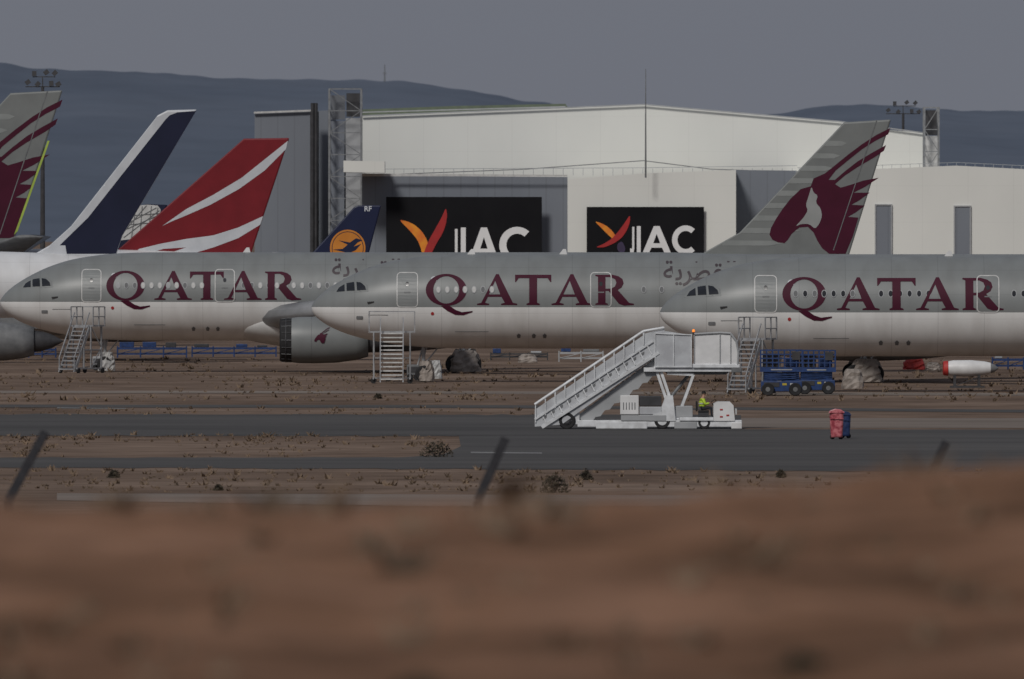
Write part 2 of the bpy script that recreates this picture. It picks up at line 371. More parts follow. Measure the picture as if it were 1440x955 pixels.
title(tr_, fur)
for t, fu, L in ((tm, fum, 75.0), (tr_, fur, 75.0)):
    f = MB().prism([(L-15,7.3),(L-11,8.4),(L-5,16.1),(L-2,16.3),(L-4.8,7.0),(L-8,6.0),(L-15,6.0)], -.19, .19).build('tail_fin', 'fing', t)
    Tq = lambda x, z, L=L: (L-2.0+(x-1253)/22.0, 16.3-(z-168)/22.0)
    flat(MB(), [[[Tq(*p) for p in ORYX]]], lambda x, z: -.205).build('oryx_emblem', 'maroon', f)
gear(tl, 6.7, 0, 'tarpw', False); gear(tm, 6.7, 0, 'tarp', False); gear(tr_, 6.7, 0, None, False)
gear(tl, 29.6, -5.3, 'tarp', True); gear(tl, 29.6, 5.3, 'tarp', True); gear(tm, 33, -5.3, 'tarp', True); gear(tm, 33, 5.3, 'tarp', True); gear(tr_, 33, -5.3, 'tarp', True)
for t, fu, xs in ((tl, ful, (15.5,)), (tm, fum, (9.3,14.8)), (tr_, fur, (16,))):
    for x in xs: MB().prism([(x,7.62),(x+.5,7.62),(x+.42,7.95),(x+.25,7.95)], -.03, .03).build('aerial', 'white', t)
for t, fu in ((tl, ful), (tm, fum), (tr_, fur)):
    for dx in (12.4,13.3,13.95):
        z = 2.75; flat(MB(), [[[(dx-.08,z-.12),(dx+.08,z-.12),(dx+.12,z+.06),(dx,z+.16),(dx-.12,z+.06)]]], lambda x, z: fu.y(x, z, .02)).build('outflow_mark', 'mgrey', t)
    flat(MB(), [[ell(7.25,4.1,.10,.10,12)]], lambda x, z: fu.y(x, z, .02)).build('service_mark', 'bred', t)
    flat(MB(), [[ell(7.35,6.15,.2,.18,16)]], lambda x, z: fu.y(x, z, .02)).build('flag_mark', 'finw', t)
    flat(MB(), [[[(8.6,3.0),(10.6,3.0),(10.6,3.03),(8.6,3.03)]]], lambda x, z: fu.y(x, z, .02)).build('panel_line', 'mgrey', t)
    flat(MB(), [[[(3.4,4.0),(4.6,4.0),(4.6,4.03),(3.4,4.03)]]], lambda x, z: fu.y(x, z, .02)).build('panel_line', 'mgrey', t)
    flat(MB(), [[rrect(2.7,3.1,3.75,3.95,.05)]], lambda x, z: fu.y(x, z, .02)).build('sensor_plate', 'steel', t)
    MB().prism([(3.35,4.75),(3.75,4.78),(3.75,4.84),(3.35,4.80)], fu.y(3.5,4.8)-.10, fu.y(3.5,4.8)).build('air_probe', 'dgrey', t)
def engine(t, x, y, z, R, logo=True, mat='grey'):
    e = MB().lathe([(0.75,R*.955),(1.2,R*.99),(2.2,R),(3.6,R*.97),(4.8,R*.86),(5.6,R*.72),(5.6,R*.62)], (x,y,z), 48).build('engine', mat, t, smooth=True)
    MB().lathe([(1.5,R*.78),(.6,R*.80),(.2,R*.80),(.02,R*.86),(0,R*.89),(.12,R*.93),(.75,R*.945)], (x,y,z), 48).build('inlet_lip', 'black', e, smooth=True)
    mb = MB(); mb.lathe([(1.1,0.01),(1.35,R*.79)], (x,y,z), 24)
    for i in range(22):
        a = 2*math.pi*i/22; u, v = math.cos(a), math.sin(a); b = math.cos(a+.12), math.sin(a+.12)
        mb.add([(x+1.0,y+u*.3,z+v*.3),(x+1.25,y+b[0]*.3,z+b[1]*.3),(x+1.25,y+b[0]*R*.78,z+b[1]*R*.78),(x+.95,y+u*R*.78,z+v*R*.78)], [(0,1,2,3)])
    mb.lathe([(.5,.01),(.7,.18),(1.1,.32)], (x,y,z), 16); mb.build('fan', 'mgrey', e)
    MB().lathe([(5.0,R*.6),(6.2,R*.48),(6.8,R*.34),(7.6,.02)], (x,y,z), 32).build('exhaust', 'dgrey', e, smooth=True)
    MB().prism([(x+1.5,z+R*.90),(x+3.0,z+R*1.15),(x+8,z+R*1.25),(x+8,z+R*.5)], y-.18, y+.18).build('pylon', mat, e)
    for i in range(9):
        a = math.radians(-78+i*19.5); yy, zz = -math.cos(a), math.sin(a)
        MB().tube((x+.10,y+yy*R*.94,z+zz*R*.94),(x+.74,y+yy*R*.965,z+zz*R*.965),.022,5).build('cowl_rib', 'dgrey' if i%2 else 'mgrey', e)
    MB().lathe([(.36,R*.945),(.36,R*.965),(.42,R*.965),(.42,R*.945)], (x,y,z), 40).build('cowl_ring', 'dgrey', e)
    if logo:
        T = lambda p: (x+2.2+(p[0]-1083)*.0058, z+.38-(p[1]-260)*.0058)
        flat(MB(), [[[T(p) for p in ORYX]]], lambda X, Z: y-math.sqrt(max(.01,(R+.03)**2-(Z-z)**2)), .15).build('oryx_emblem', 'maroon', e)
        MB().lathe([(2.0,R*1.001),(2.0,R*1.004),(2.03,R*1.004),(2.03,R*1.001)], (x,y,z), 40).build('cowl_seam', 'mgrey', e)
    return e
engine(tl, 18.0, -9.4, 2.1, 1.48)

# ---- background airliners
tw, fw, Pw, finw = airliner('white airliner with dark navy tail fin, behind the leftmost grey nose', 0, 1160.0, 60.0, 'livw',
    [(40,362),(70,345),(100,318),(222,162),(236,155),(277,154),(172,332),(158,375),(40,375)], 'finw', X0=WX(262,1160.)-60.0, wing=24, wing_z=3.6, wins=(36,46), wmode=2)
flat(MB(), [[[Pw(*p) for p in [(239,162),(250,158),(276,156),(172,331),(163,357),(94,357),(92,345),(84,345),(124,306),(233,168)]]]], lambda x, z: -.2).build('navy_fin_paint', 'navy', finw)
engine(tw, WX(48,1150.)-(WX(262,1160.)-60)-5.6, -10, 1.55, 1.35, False, 'mgrey')

tq, fq, Pq, finq = airliner('grey airliner at far left edge with antelope emblem and lime trailing edge on its fin', 0, 1230.0, 62.0, 'liv',
    [(-206,336),(-145,302),(15,131),(88,127),(20,338),(-26,362),(-206,362)], 'fing', X0=WX(75,1230.)-62.0, wing=24, stabz=1.25, stab_mat='mgrey')
fin_decals(finq, Pq, lambda x, y: (88+(x-1252)*1.1, 127+(y-168)*1.1))
MB().prism([Pq(*p) for p in [(67,198),(70,198),(25,325),(20,330)]], -.21, .21).build('fin_trailing_strip', 'lime', finq)

RED = [(120,366),(165,352),(343,195),(407,194),(348,372),(120,372)]
trd, frd, Prd, finrd = airliner('airliner with red tail fin striped in white curves', 0, 1240.0, 60.0, 'livw', RED, 'red', X0=WX(425,1240.)-60.0, wing=24)
W1 = [(228,318),(262,294),(300,274),(340,250),(375,222),(405,198),(402,210),(372,240),(336,266),(296,288),(262,303),(240,312)]
W2 = [(196,350),(225,343),(262,336),(300,331),(335,320),(370,304),(366,316),(335,335),(300,348),(270,357),(235,357),(262,348),(230,350),(205,357),(186,357)]
for w in (W1, W2): flat(MB(), [[[Prd(*p) for p in w]]], lambda x, z: -.2).build('white_fin_stripe', 'finw', finrd)

tn, fn, Pn, finn = airliner('airliner with navy fin and pale grid globe emblem, mostly hidden behind the red tail', 0, 1320.0, 58.0, 'livw',
    [(120,366),(150,348),(192,294),(205,287),(236,288),(200,366)], 'navy', X0=WX(240,1320.)-58.0, wing=24)
g = flat(MB(), [[[Pn(*p) for p in [(170,338),(176,318),(186,300),(196,289),(208,288),(222,289),(226,295),(225,304),(217,316),(204,328),(188,336)]]]], lambda x, z: -.2).build('globe_emblem', 'cover', finn)
for a, b in [((174,334),(224,296)),((180,314),(220,292)),((172,328),(206,289)),((185,334),(190,298)),((197,330),(200,290)),((209,323),(213,290)),((219,314),(222,292)),((178,322),(224,302)),((188,303),(224,300)),((178,316),(218,313))]:
    p, q = Pn(*a), Pn(*b); MB().bar((p[0],-.22,p[1]),(q[0],-.22,q[1]),.05).build('globe_grid_line', 'mgrey', g)

tz, fz, Pz, finz = airliner('small airliner with dark blue fin and orange disc with a flying crane', 0, 1185.0, 37.6, 'livn',
    [(398,398),(440,355),(498,291),(503,289),(536,289),(508,398)], 'lhblue', R=1.98, zc=3.75, X0=WX(530,1185.)-37.6, wing=13, wing_z=2.6, cockpit=False)
d = flat(MB(), [[[Pz(*p) for p in ell(489,349,25,26)], [Pz(*p) for p in ell(489,349,22.5,23.5)]],[[Pz(*p) for p in ell(489,349,21.5,22.5)]]], lambda x, z: -.2).build('orange_disc', 'orange', finz)
flat(MB(), [[[Pz(*p) for p in [(468,351),(482,350),(489,344),(476,338),(492,341),(501,335),(510,338),(503,341),(497,347),(508,343),(500,352),(491,356),(478,353)]]]], lambda x, z: -.21).build('crane_emblem', 'lhblue', d)
vs, fs = text_loops_mesh('RF', .5); o0 = Pz(512,297)
MB().add([(o0[0]+x, -.2, o0[1]+z) for x, z in vs], fs).build('fin_letters', 'finw', finz)

# ---------------------------------------------------------------- hangar
YH = 1500.0
hg = thing('hangar', 'large cream and grey hangar with stepped roofs and two black banners', 'hangar', (0, YH, 0))
def hp(pts, Y, depth, name, mat, bottom=0):
    poly = [(WX(x, Y), WZ(y, Y) if y < 900 else bottom) for x, y in pts]
    return MB().prism(poly, Y-YH, Y-YH+depth).build(name, mat, hg)
hp([(509,999),(509,163),(905,147),(1180,171),(1240,182),(1299,187),(1299,999)], 1545, 90, 'main_hall', 'hang')
hp([(509,164),(509,154),(640,149),(795,146),(800,153)], 1560, 40, 'upper_roof', 'green')
def hbar(mb, a, b, Y, w=.15):
    return mb.bar((WX(a[0],Y),Y-YH,WZ(a[1],Y)),(WX(b[0],Y),Y-YH,WZ(b[1],Y)),w)
for a, b in [((509,163),(905,147)),((905,147),(1180,171)),((1180,171),(1299,187))]: hbar(MB(), a, b, 1544.7, .12).build('roof_edge', 'lgrey', hg)
hbar(MB(), (509,158), (795,150), 1555, .10).build('roof_edge', 'lgrey', hg)
hp([(358,999),(358,159),(437,156),(437,999)], 1530, 60, 'side_block', 'hangg')
hbar(MB(), (357,158.5), (437,155.5), 1529.7, .16).build('roof_edge', 'cover', hg)
hp([(447,999),(447,156),(463,155),(463,999)], 1531, 60, 'side_block_panel', 'hangg')
hp([(463,999),(463,170),(509,170),(509,999)], 1546, 60, 'side_block_recess', 'hangd')
for x in (439.5, 444.5): MB().tube((WX(x,1527),1527-YH,0),(WX(x,1527),1527-YH,WZ(145,1527)),.16,8).build('downpipe', 'dgrey', hg)
MB().box(WX(436,1527),WX(448,1527),27.6,29,0,WZ(157,1527)).build('pipe_recess', 'dgrey', hg)
hp([(509,999),(509,247),(798,249),(798,999)], YH, 44, 'grey_annex', 'hangg')
hp([(798.1,999),(798.1,252),(905,244),(1035,239),(1035,999)], YH-1, 45, 'white_annex', 'hang')
hp([(1035.1,999),(1035.1,239),(1121,240),(1121,999)], YH+4, 40, 'grey_link', 'hangg')
hp([(1121.1,999),(1121.1,241),(1220,238),(1345,233),(1500,241),(1700,252),(1700,999)], YH-3, 90, 'side_hall', 'hang')
MB().prism([(WX(509,1499),WZ(244,1499)),(WX(798,1499),WZ(246,1499)),(WX(798,1499),WZ(248,1499)),(WX(509,1499),WZ(248,1499))], -1.08, -1.01).build('parapet', 'cover', hg)
mb = MB()
hbar(mb, (509,238), (905,236), 1510, .05); hbar(mb, (905,236), (1121,233), 1510, .05)
for i in range(44):
    x = 512+i*14; mb.bar((WX(x,1510),10,WZ(247,1510)),(WX(x,1510),10,WZ(237-.005*i,1510)),.045)
mb.build('roof_handrail', 'lgrey', hg); mb = MB()
hbar(mb, (1121,236),(1220,233),1499,.04); hbar(mb, (1220,233),(1345,228.5),1499,.04); hbar(mb, (1345,228.5),(1500,236),1499,.04)
for i in range(28):
    x = 1124+i*13; zt = 236-(x-1121)*.034 if x < 1345 else 228.5+(x-1345)*.048
    mb.bar((WX(x,1499),-1,WZ(zt+6,1499)),(WX(x,1499),-1,WZ(zt,1499)),.04)
mb.build('roof_handrail', 'lgrey', hg)
mb = MB()
for a, b in [((535,246),(740,238)),((740,238),(905,226)),((905,226),(1000,238)),((1000,238),(1060,240))]: hbar(mb, a, b, 1543, .08)
mb.build('roof_cable', 'mgrey', hg)
hp([(483,228),(483,226),(541,227),(541,243),(483,242)], YH-6, 7, 'roof_gangway', 'hang')
mb = MB(); Y=1497
mb.tube((WX(908,Y),-3,WZ(250,Y)),(WX(908,Y),-3,WZ(165,Y)),.08,8,.055); mb.tube((WX(908,Y),-3,WZ(165,Y)),(WX(908,Y),-3,WZ(97,Y)),.055,6,.025)
mb.build('lightning_mast', 'mgrey', hg)
for x0, x1, y0 in ((1232,1252.5,289),(1343,1363.5,291)):
    Yd = YH-3
    d = MB().box(WX(x0,Yd), WX(x1,Yd), -3.12, -2.9, 0, WZ(y0,Yd)).build('tall_door', 'hangg', hg)
    mb = MB(); w=.12
    mb.box(WX(x0,Yd)-w, WX(x0,Yd)-.005, -3.2, -2.9, 0, WZ(y0,Yd)); mb.box(WX(x1,Yd)+.005, WX(x1,Yd)+w, -3.2, -2.9, 0, WZ(y0,Yd)); mb.box(WX(x0,Yd)-w, WX(x1,Yd)+w, -3.2, -2.9, WZ(y0,Yd)+.001, WZ(y0,Yd)+w)
    mb.build('door_frame', 'lgrey', d)
def tower(x0, x1, ytop, ybot, Y, depth, panels, label):
    t = thing('lattice_tower', label, 'tower', (WX(x0,Y), Y, 0))
    w = WX(x1,Y)-WX(x0,Y); zt, zb = WZ(ytop,Y), (WZ(ybot,Y) if ybot < 900 else 0)
    for x in (0, w):
        for y in (0, depth): MB().bar((x,y,zb),(x,y,zt),.17).build('corner_post', 'steel', t)
    n = max(2, int((zt-zb)/1.9)); mb = MB()
    for i in range(n+1):
        z = zb+(zt-zb)*i/n
        for a, b in (((0,0),(w,0)),((w,0),(w,depth)),((w,depth),(0,depth)),((0,depth),(0,0))): mb.bar((*a,z),(*b,z),.08)
        if i < n:
            z2 = zb+(zt-zb)*(i+1)/n
            a, b = ((0,0),(w,0)) if i%2 else ((w,0),(0,0)); mb.bar((*a,z),(*b,z2),.07)
            a, b = ((0,depth),(w,depth)) if i%2 else ((w,depth),(0,depth)); mb.bar((*a,z),(*b,z2),.07)
            mb.bar((0,0,z),(0,depth,z2),.07); mb.bar((w,depth,z),(w,0,z2),.07)
    mb.build('bracing', 'steel', t)
    for nm, a, b, c_, d_, m in panels:
        MB().box(WX(a,Y)-WX(x0,Y), WX(b,Y)-WX(x0,Y), depth*.5, depth*.5+.1, max(0, WZ(d_,Y)) if d_ < 900 else 0, WZ(c_,Y)).build(nm, m, t)
    return t
tower(463,508,125,999,1522,3,[('tower_panel',465,484,170,999,'hangg'),('tower_panel',486,507,166,999,'lgrey'),('tower_panel',487,506,131,164,'dgrey'),('tower_panel',465,485,134,168,'hangd')],'tall steel lattice tower at left corner of the hangar')
tower(1300,1320,151,999,1538,3,[('tower_panel',1302,1318,155,190,'dgrey'),('tower_panel',1301,1319,191,999,'cover')],'shorter lattice tower at right end of the hangar roof')
def letter(ch, x0, x1, y0, y1):
    w, h = x1-x0, y1-y0
    if ch == 'I': return [[[(x0,y1),(x1,y1),(x1,y0),(x0,y0)]]]
    if ch == 'J':
        b = w*.5
        return [[[(x1,y0),(x1,y1-h*.18),(x1-w*.15,y1-h*.04),(x1-w*.45,y1),(x0,y1-h*.03),(x0,y1-h*.18),(x1-w*.55,y1-h*.17),(x1-b,y1-h*.25),(x1-b,y0)]]]
    if ch == 'A':
        t = w*.22
        return [[[(x0,y1),(x0+w*.40,y0),(x1-w*.40,y0),(x1,y1),(x1-t,y1),(x1-w*.32,y1-h*.22),(x0+w*.32,y1-h*.22),(x0+t,y1)],
                 [(x0+w*.38,y1-h*.38),(x1-w*.38,y1-h*.38),(x0+w*.5,y1-h*.72)]]]
    if ch == 'C':
        cx, cy = x0+w*.55, (y0+y1)/2; o = []; i_ = []
        for k in range(25):
            a = math.radians(48+264*k/24); o.append((cx+w*.55*math.cos(a), cy-h*.5*math.sin(a))); i_.append((cx+w*.33*math.cos(a), cy-h*.31*math.sin(a)))
        return [[o+i_[::-1]]]
def banner(x0, x1, y0, y1, Y, orange, red, purple, letters, label):
    t = thing('banner', label, 'banner', (WX((x0+x1)/2,Y), Y, WZ(y1,Y))); X0, Z0 = t.location.x, t.location.z
    P = lambda x, y: (WX(x,Y)-X0, WZ(y,Y)-Z0)
    a, b = P(x0,y1), P(x1,y0)
    MB().box(a[0], b[0], -.02, .06, a[1], b[1]).build('banner_sheet', 'banner', t)
    for k, (nm, pl, m) in enumerate((('bird_wing', orange, 'borange'), ('bird_wing', red, 'bred'), ('bird_body', purple, 'bpurple'))):
        if pl: flat(MB(), [[smooth_poly([P(*p) for p in pl])]], lambda x, z: -.06-.01*k).build(nm, m, t)
    for ch, lx0, lx1, ly0, ly1 in letters:
        mb = MB()
        for loops in letter(ch, lx0, lx1, ly0, ly1): flat(mb, [[[P(*p) for p in lp] for lp in loops]], lambda x, z: -.06)
        mb.build('banner_letter', 'blogo', t)
banner(543,762,277,392,1498.2,
  [(561,309),(572,311),(583,316),(593,325),(600,336),(604,350),(602,366),(594,372),(593,352),(587,337),(576,324)],
  [(627,292),(629,302),(627,316),(622,329),(614,342),(607,356),(600,372),(590,376),(597,352),(604,336),(612,322),(621,306)],
  None,
  [('J',636,643.5,322,366),('I',648,655,320,368),('A',659,702,320,368),('C',702,748,319,370)], 'larger black hangar banner with bird logo on the grey wall, left')
banner(825,990,291,372,1498.5,
  [(836,311),(846,314),(855,319),(862,326),(867,334),(865,339),(857,332),(847,322)],
  [(886,302),(886,312),(882,323),(875,334),(864,342),(850,348),(837,348),(849,343),(860,336),(870,325),(878,314)],
  [(868,343),(875,339),(880,350),(876,358),(868,352)],
  [('J',886,892,319,356),('I',895.5,901,318,357),('A',903,944,318,357),('C',945,980,317,358)], 'smaller black hangar banner with bird logo on the white wall, right')
def mast(px, ytop, Y, label):
    t = thing('floodlight_mast', label, 'floodlight mast', (WX(px,Y), Y, 0)); zt = WZ(ytop,Y); s = F/Y
    MB().tube((0,0,0),(0,0,zt),.24,10,.12).build('mast_pole', 'dgrey', t)
    MB().bar((-24/s,0,zt),(24/s,0,zt),.08).bar((-14/s,0,zt+.75),(18/s,0,zt+.75),.07).bar((0,0,zt),(0,0,zt+.8),.08).build('crossbar', 'dgrey', t)
    for dx, dz, r in ((-21,.25,.5),(-12,.9,-.4),(-7,.1,.3),(5,1.0,.5),(12,.15,-.5),(17,.95,.4),(22,.1,.6)):
        x = dx/s; f = MB().prism([(-.22,-.12),(.08,-.24),(.24,.10),(-.06,.24)], -.18, .14).build('floodlight', 'dgrey', t)
        f.location = (x,0,zt+dz+.1); f.rotation_euler.y = r
mast(60,122,1300,'tall floodlight mast behind the far left tail fin')
mast(1270,160,1650,'floodlight mast rising behind the right end of the hangar')

# ---------------------------------------------------------------- maintenance steps
def steps(label, X, Y, zp, run_dir, w, runlen, plat, mat='alu', rail=1.25, rz=0, tmat='cover'):
    t = thing('maintenance_steps', label, 'steps', (X, Y, 0), rz=rz)
    D = (lambda a, b, z: (a, b, z)) if run_dir == 'x' else (lambda a, b, z: (b, a, z))
    for s in (-w/2, w/2):
        mb = MB(); v = []
        for ss in (s-.03, s+.03):
            for a, z in ((-.10,.08),(.14,.08),(runlen+.16,zp-.02),(runlen-.10,zp-.02)): v.append(D(a,ss,z))
        mb.add(v, [(0,1,2,3),(7,6,5,4),(0,4,5,1),(1,5,6,2),(2,6,7,3),(3,7,4,0)]).build('stringer', mat, t)
    n = int(zp/.25)
    for i in range(n):
        z = .25+(zp-.3)*i/(n-1); a = runlen*(z-.15)/(zp-.15); p, q = D(a-.12,-w/2+.035,z-.03), D(a+.12,w/2-.035,z+.05)
        MB().box(min(p[0],q[0]),max(p[0],q[0]),min(p[1],q[1]),max(p[1],q[1]),p[2],q[2]).build('tread', tmat, t)
    p, q = D(runlen,-plat[0],zp), D(runlen+plat[1],plat[0],zp+.08)
    MB().box(min(p[0],q[0]),max(p[0],q[0]),min(p[1],q[1]),max(p[1],q[1]),zp,zp+.1).build('platform', mat, t)
    mb = MB(); pa = plat[0]
    for s in (-pa, pa):
        for z in (rail, rail*.5): mb.bar(D(runlen,s,zp+z), D(runlen+plat[1],s,zp+z), .06)
        for a in (0, plat[1]*.5, plat[1]): mb.bar(D(runlen+a,s,zp), D(runlen+a,s,zp+rail), .065)
    for s in (-w/2, w/2):
        mb.bar(D(0,s,1.0), D(runlen,s,zp+.9), .06); mb.bar(D(0,s,.15), D(0,s,1.0), .06)
        for f in (.33,.66): mb.bar(D(runlen*f,s,zp*f), D(runlen*f,s,zp*f+.93), .05)
    mb.bar(D(runlen+plat[1],-pa,zp+rail), D(runlen+plat[1],pa,zp+rail), .06)
    mb.build('handrail', mat, t)
    mb = MB()
    for s in (-pa*.8, pa*.8):
        mb.bar(D(runlen+plat[1]*.9,s,.25), D(runlen+plat[1]*.9,s,zp), .10); mb.bar(D(.1,s,.3), D(runlen+plat[1]+.3,s,.3), .10)
        mb.bar(D(runlen,s,.25), D(runlen,s,zp), .08); mb.bar(D(runlen*.55,s,.3), D(runlen*.55,s,zp*.55), .07)
        mb.bar(D(runlen,s,.3), D(runlen+plat[1]*.9,s,zp*.55), .06); mb.bar(D(runlen+plat[1]*.9,s,zp*.55), D(runlen,s,zp), .06)
        mb.bar(D(runlen*.55,s,zp*.5), D(runlen+plat[1]*.9,s,zp*.5), .06)
    for z in (.3, zp*.5): mb.bar(D(runlen+plat[1]*.9,-pa*.8,z), D(runlen+plat[1]*.9,pa*.8,z), .07)
    mb.build('support_frame', mat, t)
    for s in (-pa*.8, pa*.8):
        for a in (.3, runlen+plat[1]):
            c = D(a,s,.17); MB().lathe([(-.05,.02),(-.05,.17),(.05,.17),(.05,.02)], c, 14, 'y').build('castor', 'black', t)
    return t
s1 = steps('aluminium maintenance steps under the leftmost airliner door', WX(94,1080), 1080, 2.95, 'x', 1.15, 1.7, (.85,1.3), rz=math.radians(57), tmat='alu')
s2 = steps('aluminium maintenance steps under the middle airliner door, seen front-on', WX(551,1012), 1010, 3.0, 'y', 1.35, 2.1, (1.35,1.2))
s3 = steps('aluminium maintenance steps beside the blue lifts under the rightmost airliner', WX(1036,950), 949, 3.0, 'x', 1.15, 1.7, (.85,1.3), rz=math.radians(60), tmat='alu')
# ---------------------------------------------------------------- blue scissor lifts
def lift(label, px, Y, w, hplat):
    t = thing('scissor_lift', label, 'scissor lift', (WX(px,Y), Y, 0))
    ch = MB().box(0.05, w-.05, 0, 1.1, .24, .80).build('chassis', 'blue', t, bevel=.03)
    MB().box(.2, w*.45, -.03, -.002, .50, .74).build('battery_tray', 'dgrey', ch)
    MB().box(w*.52, w*.62, -.02, -.003, .58, .70).build('warning_sticker', 'yellow', ch)
    MB().box(w*.70, w*.82, -.02, -.003, .58, .70).build('white_sticker', 'cover', ch)
    for x in (.42, w-.42):
        for y in (-.08, 1.1):
            wh = MB().lathe([(-.1,.1),(-.12,.32),(-.08,.36),(.08,.36),(.12,.32),(.1,.1)], (x,y,.36), 20, 'y').build('wheel', 'black', t)
            MB().lathe([(-.13,.01),(-.125,.13),(0,.13)], (x,y,.36), 14, 'y').build('hub', 'mgrey', wh)
    nz = 4
    for i in range(nz):
        z0 = .84+i*(hplat-.88)/nz; z1 = .84+(i+1)*(hplat-.88)/nz; mb = MB()
        for y in (.12, .98): mb.bar((.2,y,z0),(w-.2,y,z1),.13).bar((w-.2,y,z0),(.2,y,z1),.13)
        mb.bar((w/2,.1,(z0+z1)/2),(w/2,1.0,(z0+z1)/2),.06); mb.build('scissor_arm', 'blue', t)
    pf = MB().box(0, w, -.03, 1.13, hplat, hplat+.26).build('platform', 'blue', t)
    MB().box(w*.25, w*.75, -.045, -.032, hplat+.09, hplat+.15).build('platform_decal', 'lgrey', pf)
    mb = MB()
    for y in (0, 1.1):
        for z in (.25,.48,.70,.93): mb.bar((.03,y,hplat+.26+z),(w-.03,y,hplat+.26+z),.07)
        for i in range(8): x = .03+(w-.06)*i/7; mb.bar((x,y,hplat+.26),(x,y,hplat+1.19),.065)
    for x in (.03, w-.03):
        for z in (.25,.58,.93): mb.bar((x,0,hplat+.26+z),(x,1.1,hplat+.26+z),.06)
    mb.build('guardrail', 'blue', t)
    MB().box(w-.6, w-.15, -.1, .05, hplat+.65, hplat+1.12).build('control_box', 'dgrey', t, bevel=.02)
    MB().box(.15, 1.05, .35, .9, hplat+.27, hplat+.95).build('tool_case', 'dgrey', t, bevel=.02)
    MB().box(w-.95, w-.2, .5, .95, hplat+.27, hplat+.75).build('cable_drum', 'blue', t, bevel=.05)
    return t
lift('left one of the two blue scissor lifts, next to the steps', 1069, 938, 2.35, 1.32)
lift('right one of the two blue scissor lifts, beside the wrapped landing gear', 1121, 946, 2.15, 1.24)

# ---------------------------------------------------------------- stair truck
YT = 787.0; ST = F/YT
tk = thing('passenger_stairs_truck', 'white self-propelled passenger boarding stairs truck with raised staircase', 'stairs truck', (WX(751,YT), YT, 0))
q = lambda px, py: ((px-751)/ST, (603.5-py)/ST)
def tb(x0, x1, y0, y1, d0, d1, name, mat, parent=tk, bevel=.03):
    a, b = q(x0,y1), q(x1,y0); return MB().box(a[0], b[0], d0, d1, a[1], b[1]).build(name, mat, parent, bevel=bevel)
def tp(pts, d0, d1, name, mat, parent=tk): return MB().prism([q(*p) for p in pts], d0, d1).build(name, mat, parent)
W0, W1_ = -.95, .95
for y, sgn in ((W0,-1),(W1_,1)):
    st = tp([(752,600),(752,577),(905,472),(905,470),(934,463),(934,492),(922,502),(790,597)], y-.05*(sgn<0), y+.05*(sgn>0)+.001, 'side_panel', 'tpanel')
    yy = y-.09 if sgn < 0 else y+.09
    rail = MB(); p, r_, t_ = q(752,569), q(905,466), q(934,461)
    rail.tube((p[0],yy,p[1]),(r_[0],yy,r_[1]),.05,8).tube((r_[0],yy,r_[1]),(t_[0],yy,t_[1]),.05,8)
    for i in range(12):
        u = i/11; a = q(753+152*u, 570-103*u); b = q(753+152*u, 594-109*u); rail.bar((a[0],yy,a[1]),(b[0],yy,b[1]),.045)
    rail.build('handrail', 'twhite', tk)
    lo = MB()
    p, r_ = q(762,601), q(926,496); lo.bar((p[0],yy,p[1]),(r_[0],yy,r_[1]),.13)
    p, r_ = q(752,590), q(918,480); lo.bar((p[0],yy,p[1]),(r_[0],yy,r_[1]),.08)
    for i in range(14):
        u = (i+.5)/14; a = q(762+160*u, 598-103*u); b = q(758+158*u, 590-107*u); lo.bar((a[0],yy-.02*(-sgn),a[1]),(b[0],yy,b[1]),.05)
    lo.build('stringer', 'twhite', tk)
    for i in range(13):
        u = (i+.3)/14; v = (i+.75)/14
        pts = [(760+160*u, 593-104*u),(760+160*v, 593-104*v),(760+160*v, 589-104*v),(760+160*u, 589-104*u)]
        tp(pts, y-.062 if sgn < 0 else y+.052, y-.052 if sgn < 0 else y+.062, 'panel_slot', 'mgrey', st)
for i in range(20):
    u = i/19; x, z = q(768+150*u, 596-96*u); MB().box(x-.12, x+.14, W0+.002, W1_-.002, z, z+.04).build('tread', 'mgrey', tk)
for y in (-.75, .70):
    pts = [(818,592)]
    for i in range(9):
        u = i/8; bx, by = 822+106*u, 596-76*u; pts += [(bx+2,by),(bx+9,by-1)]
    pts += [(936,512),(922,503),(812,585)]
    tp(pts, y, y+.05, 'telescopic_stringer', 'lgrey')
for i in range(12):
    u = i/11; x, z = q(824+106*u, 590-78*u); MB().box(x-.12, x+.12, -.69, .69, z, z+.04).build('lower_tread', 'dgrey', tk)
tp([(812,586),(922,504),(936,512),(830,590)], -.68, .68, 'underside_panel', 'mgrey')
tb(905,1036,517,523,-1.0,1.0,'landing_deck','twhite',bevel=.02)
sp = tp([(921,517),(921,468),(936,466),(973,472),(973,517)], -1.06, -1.0, 'landing_side_panel', 'tpanel')
tp([(921,517),(921,468),(936,466),(973,472),(973,517)], 1.0, 1.06, 'landing_side_panel', 'tpanel')
mb = MB()
for x in (921,947,972):
    a, b = q(x,517), q(x,470); mb.bar((a[0],-1.09,a[1]),(b[0],-1.09,b[1]),.04)
for y in (469,516): a, b = q(921,y), q(973,y+(2 if y<480 else 0)); mb.bar((a[0],-1.09,a[1]),(b[0],-1.09,b[1]),.05)
mb.build('panel_frame', 'twhite', sp)
hd = tp([(976,512),(976,471),(1012,469),(1026,470),(1034,480),(1037,496),(1036,512)], -1.05, -.98, 'platform_guard', 'white')
tp([(976,512),(976,471),(1012,469),(1026,470),(1034,480),(1037,496),(1036,512)], .98, 1.05, 'platform_guard', 'white')
mb = MB()
for x, yt in ((976,471),(1012,469),(1027,471)):
    a, b = q(x,514), q(x,yt); mb.bar((a[0],-1.08,a[1]),(b[0],-1.08,b[1]),.04)
pr = [(976,470),(1012,468),(1027,469),(1035,480),(1038,496),(1037,513)]
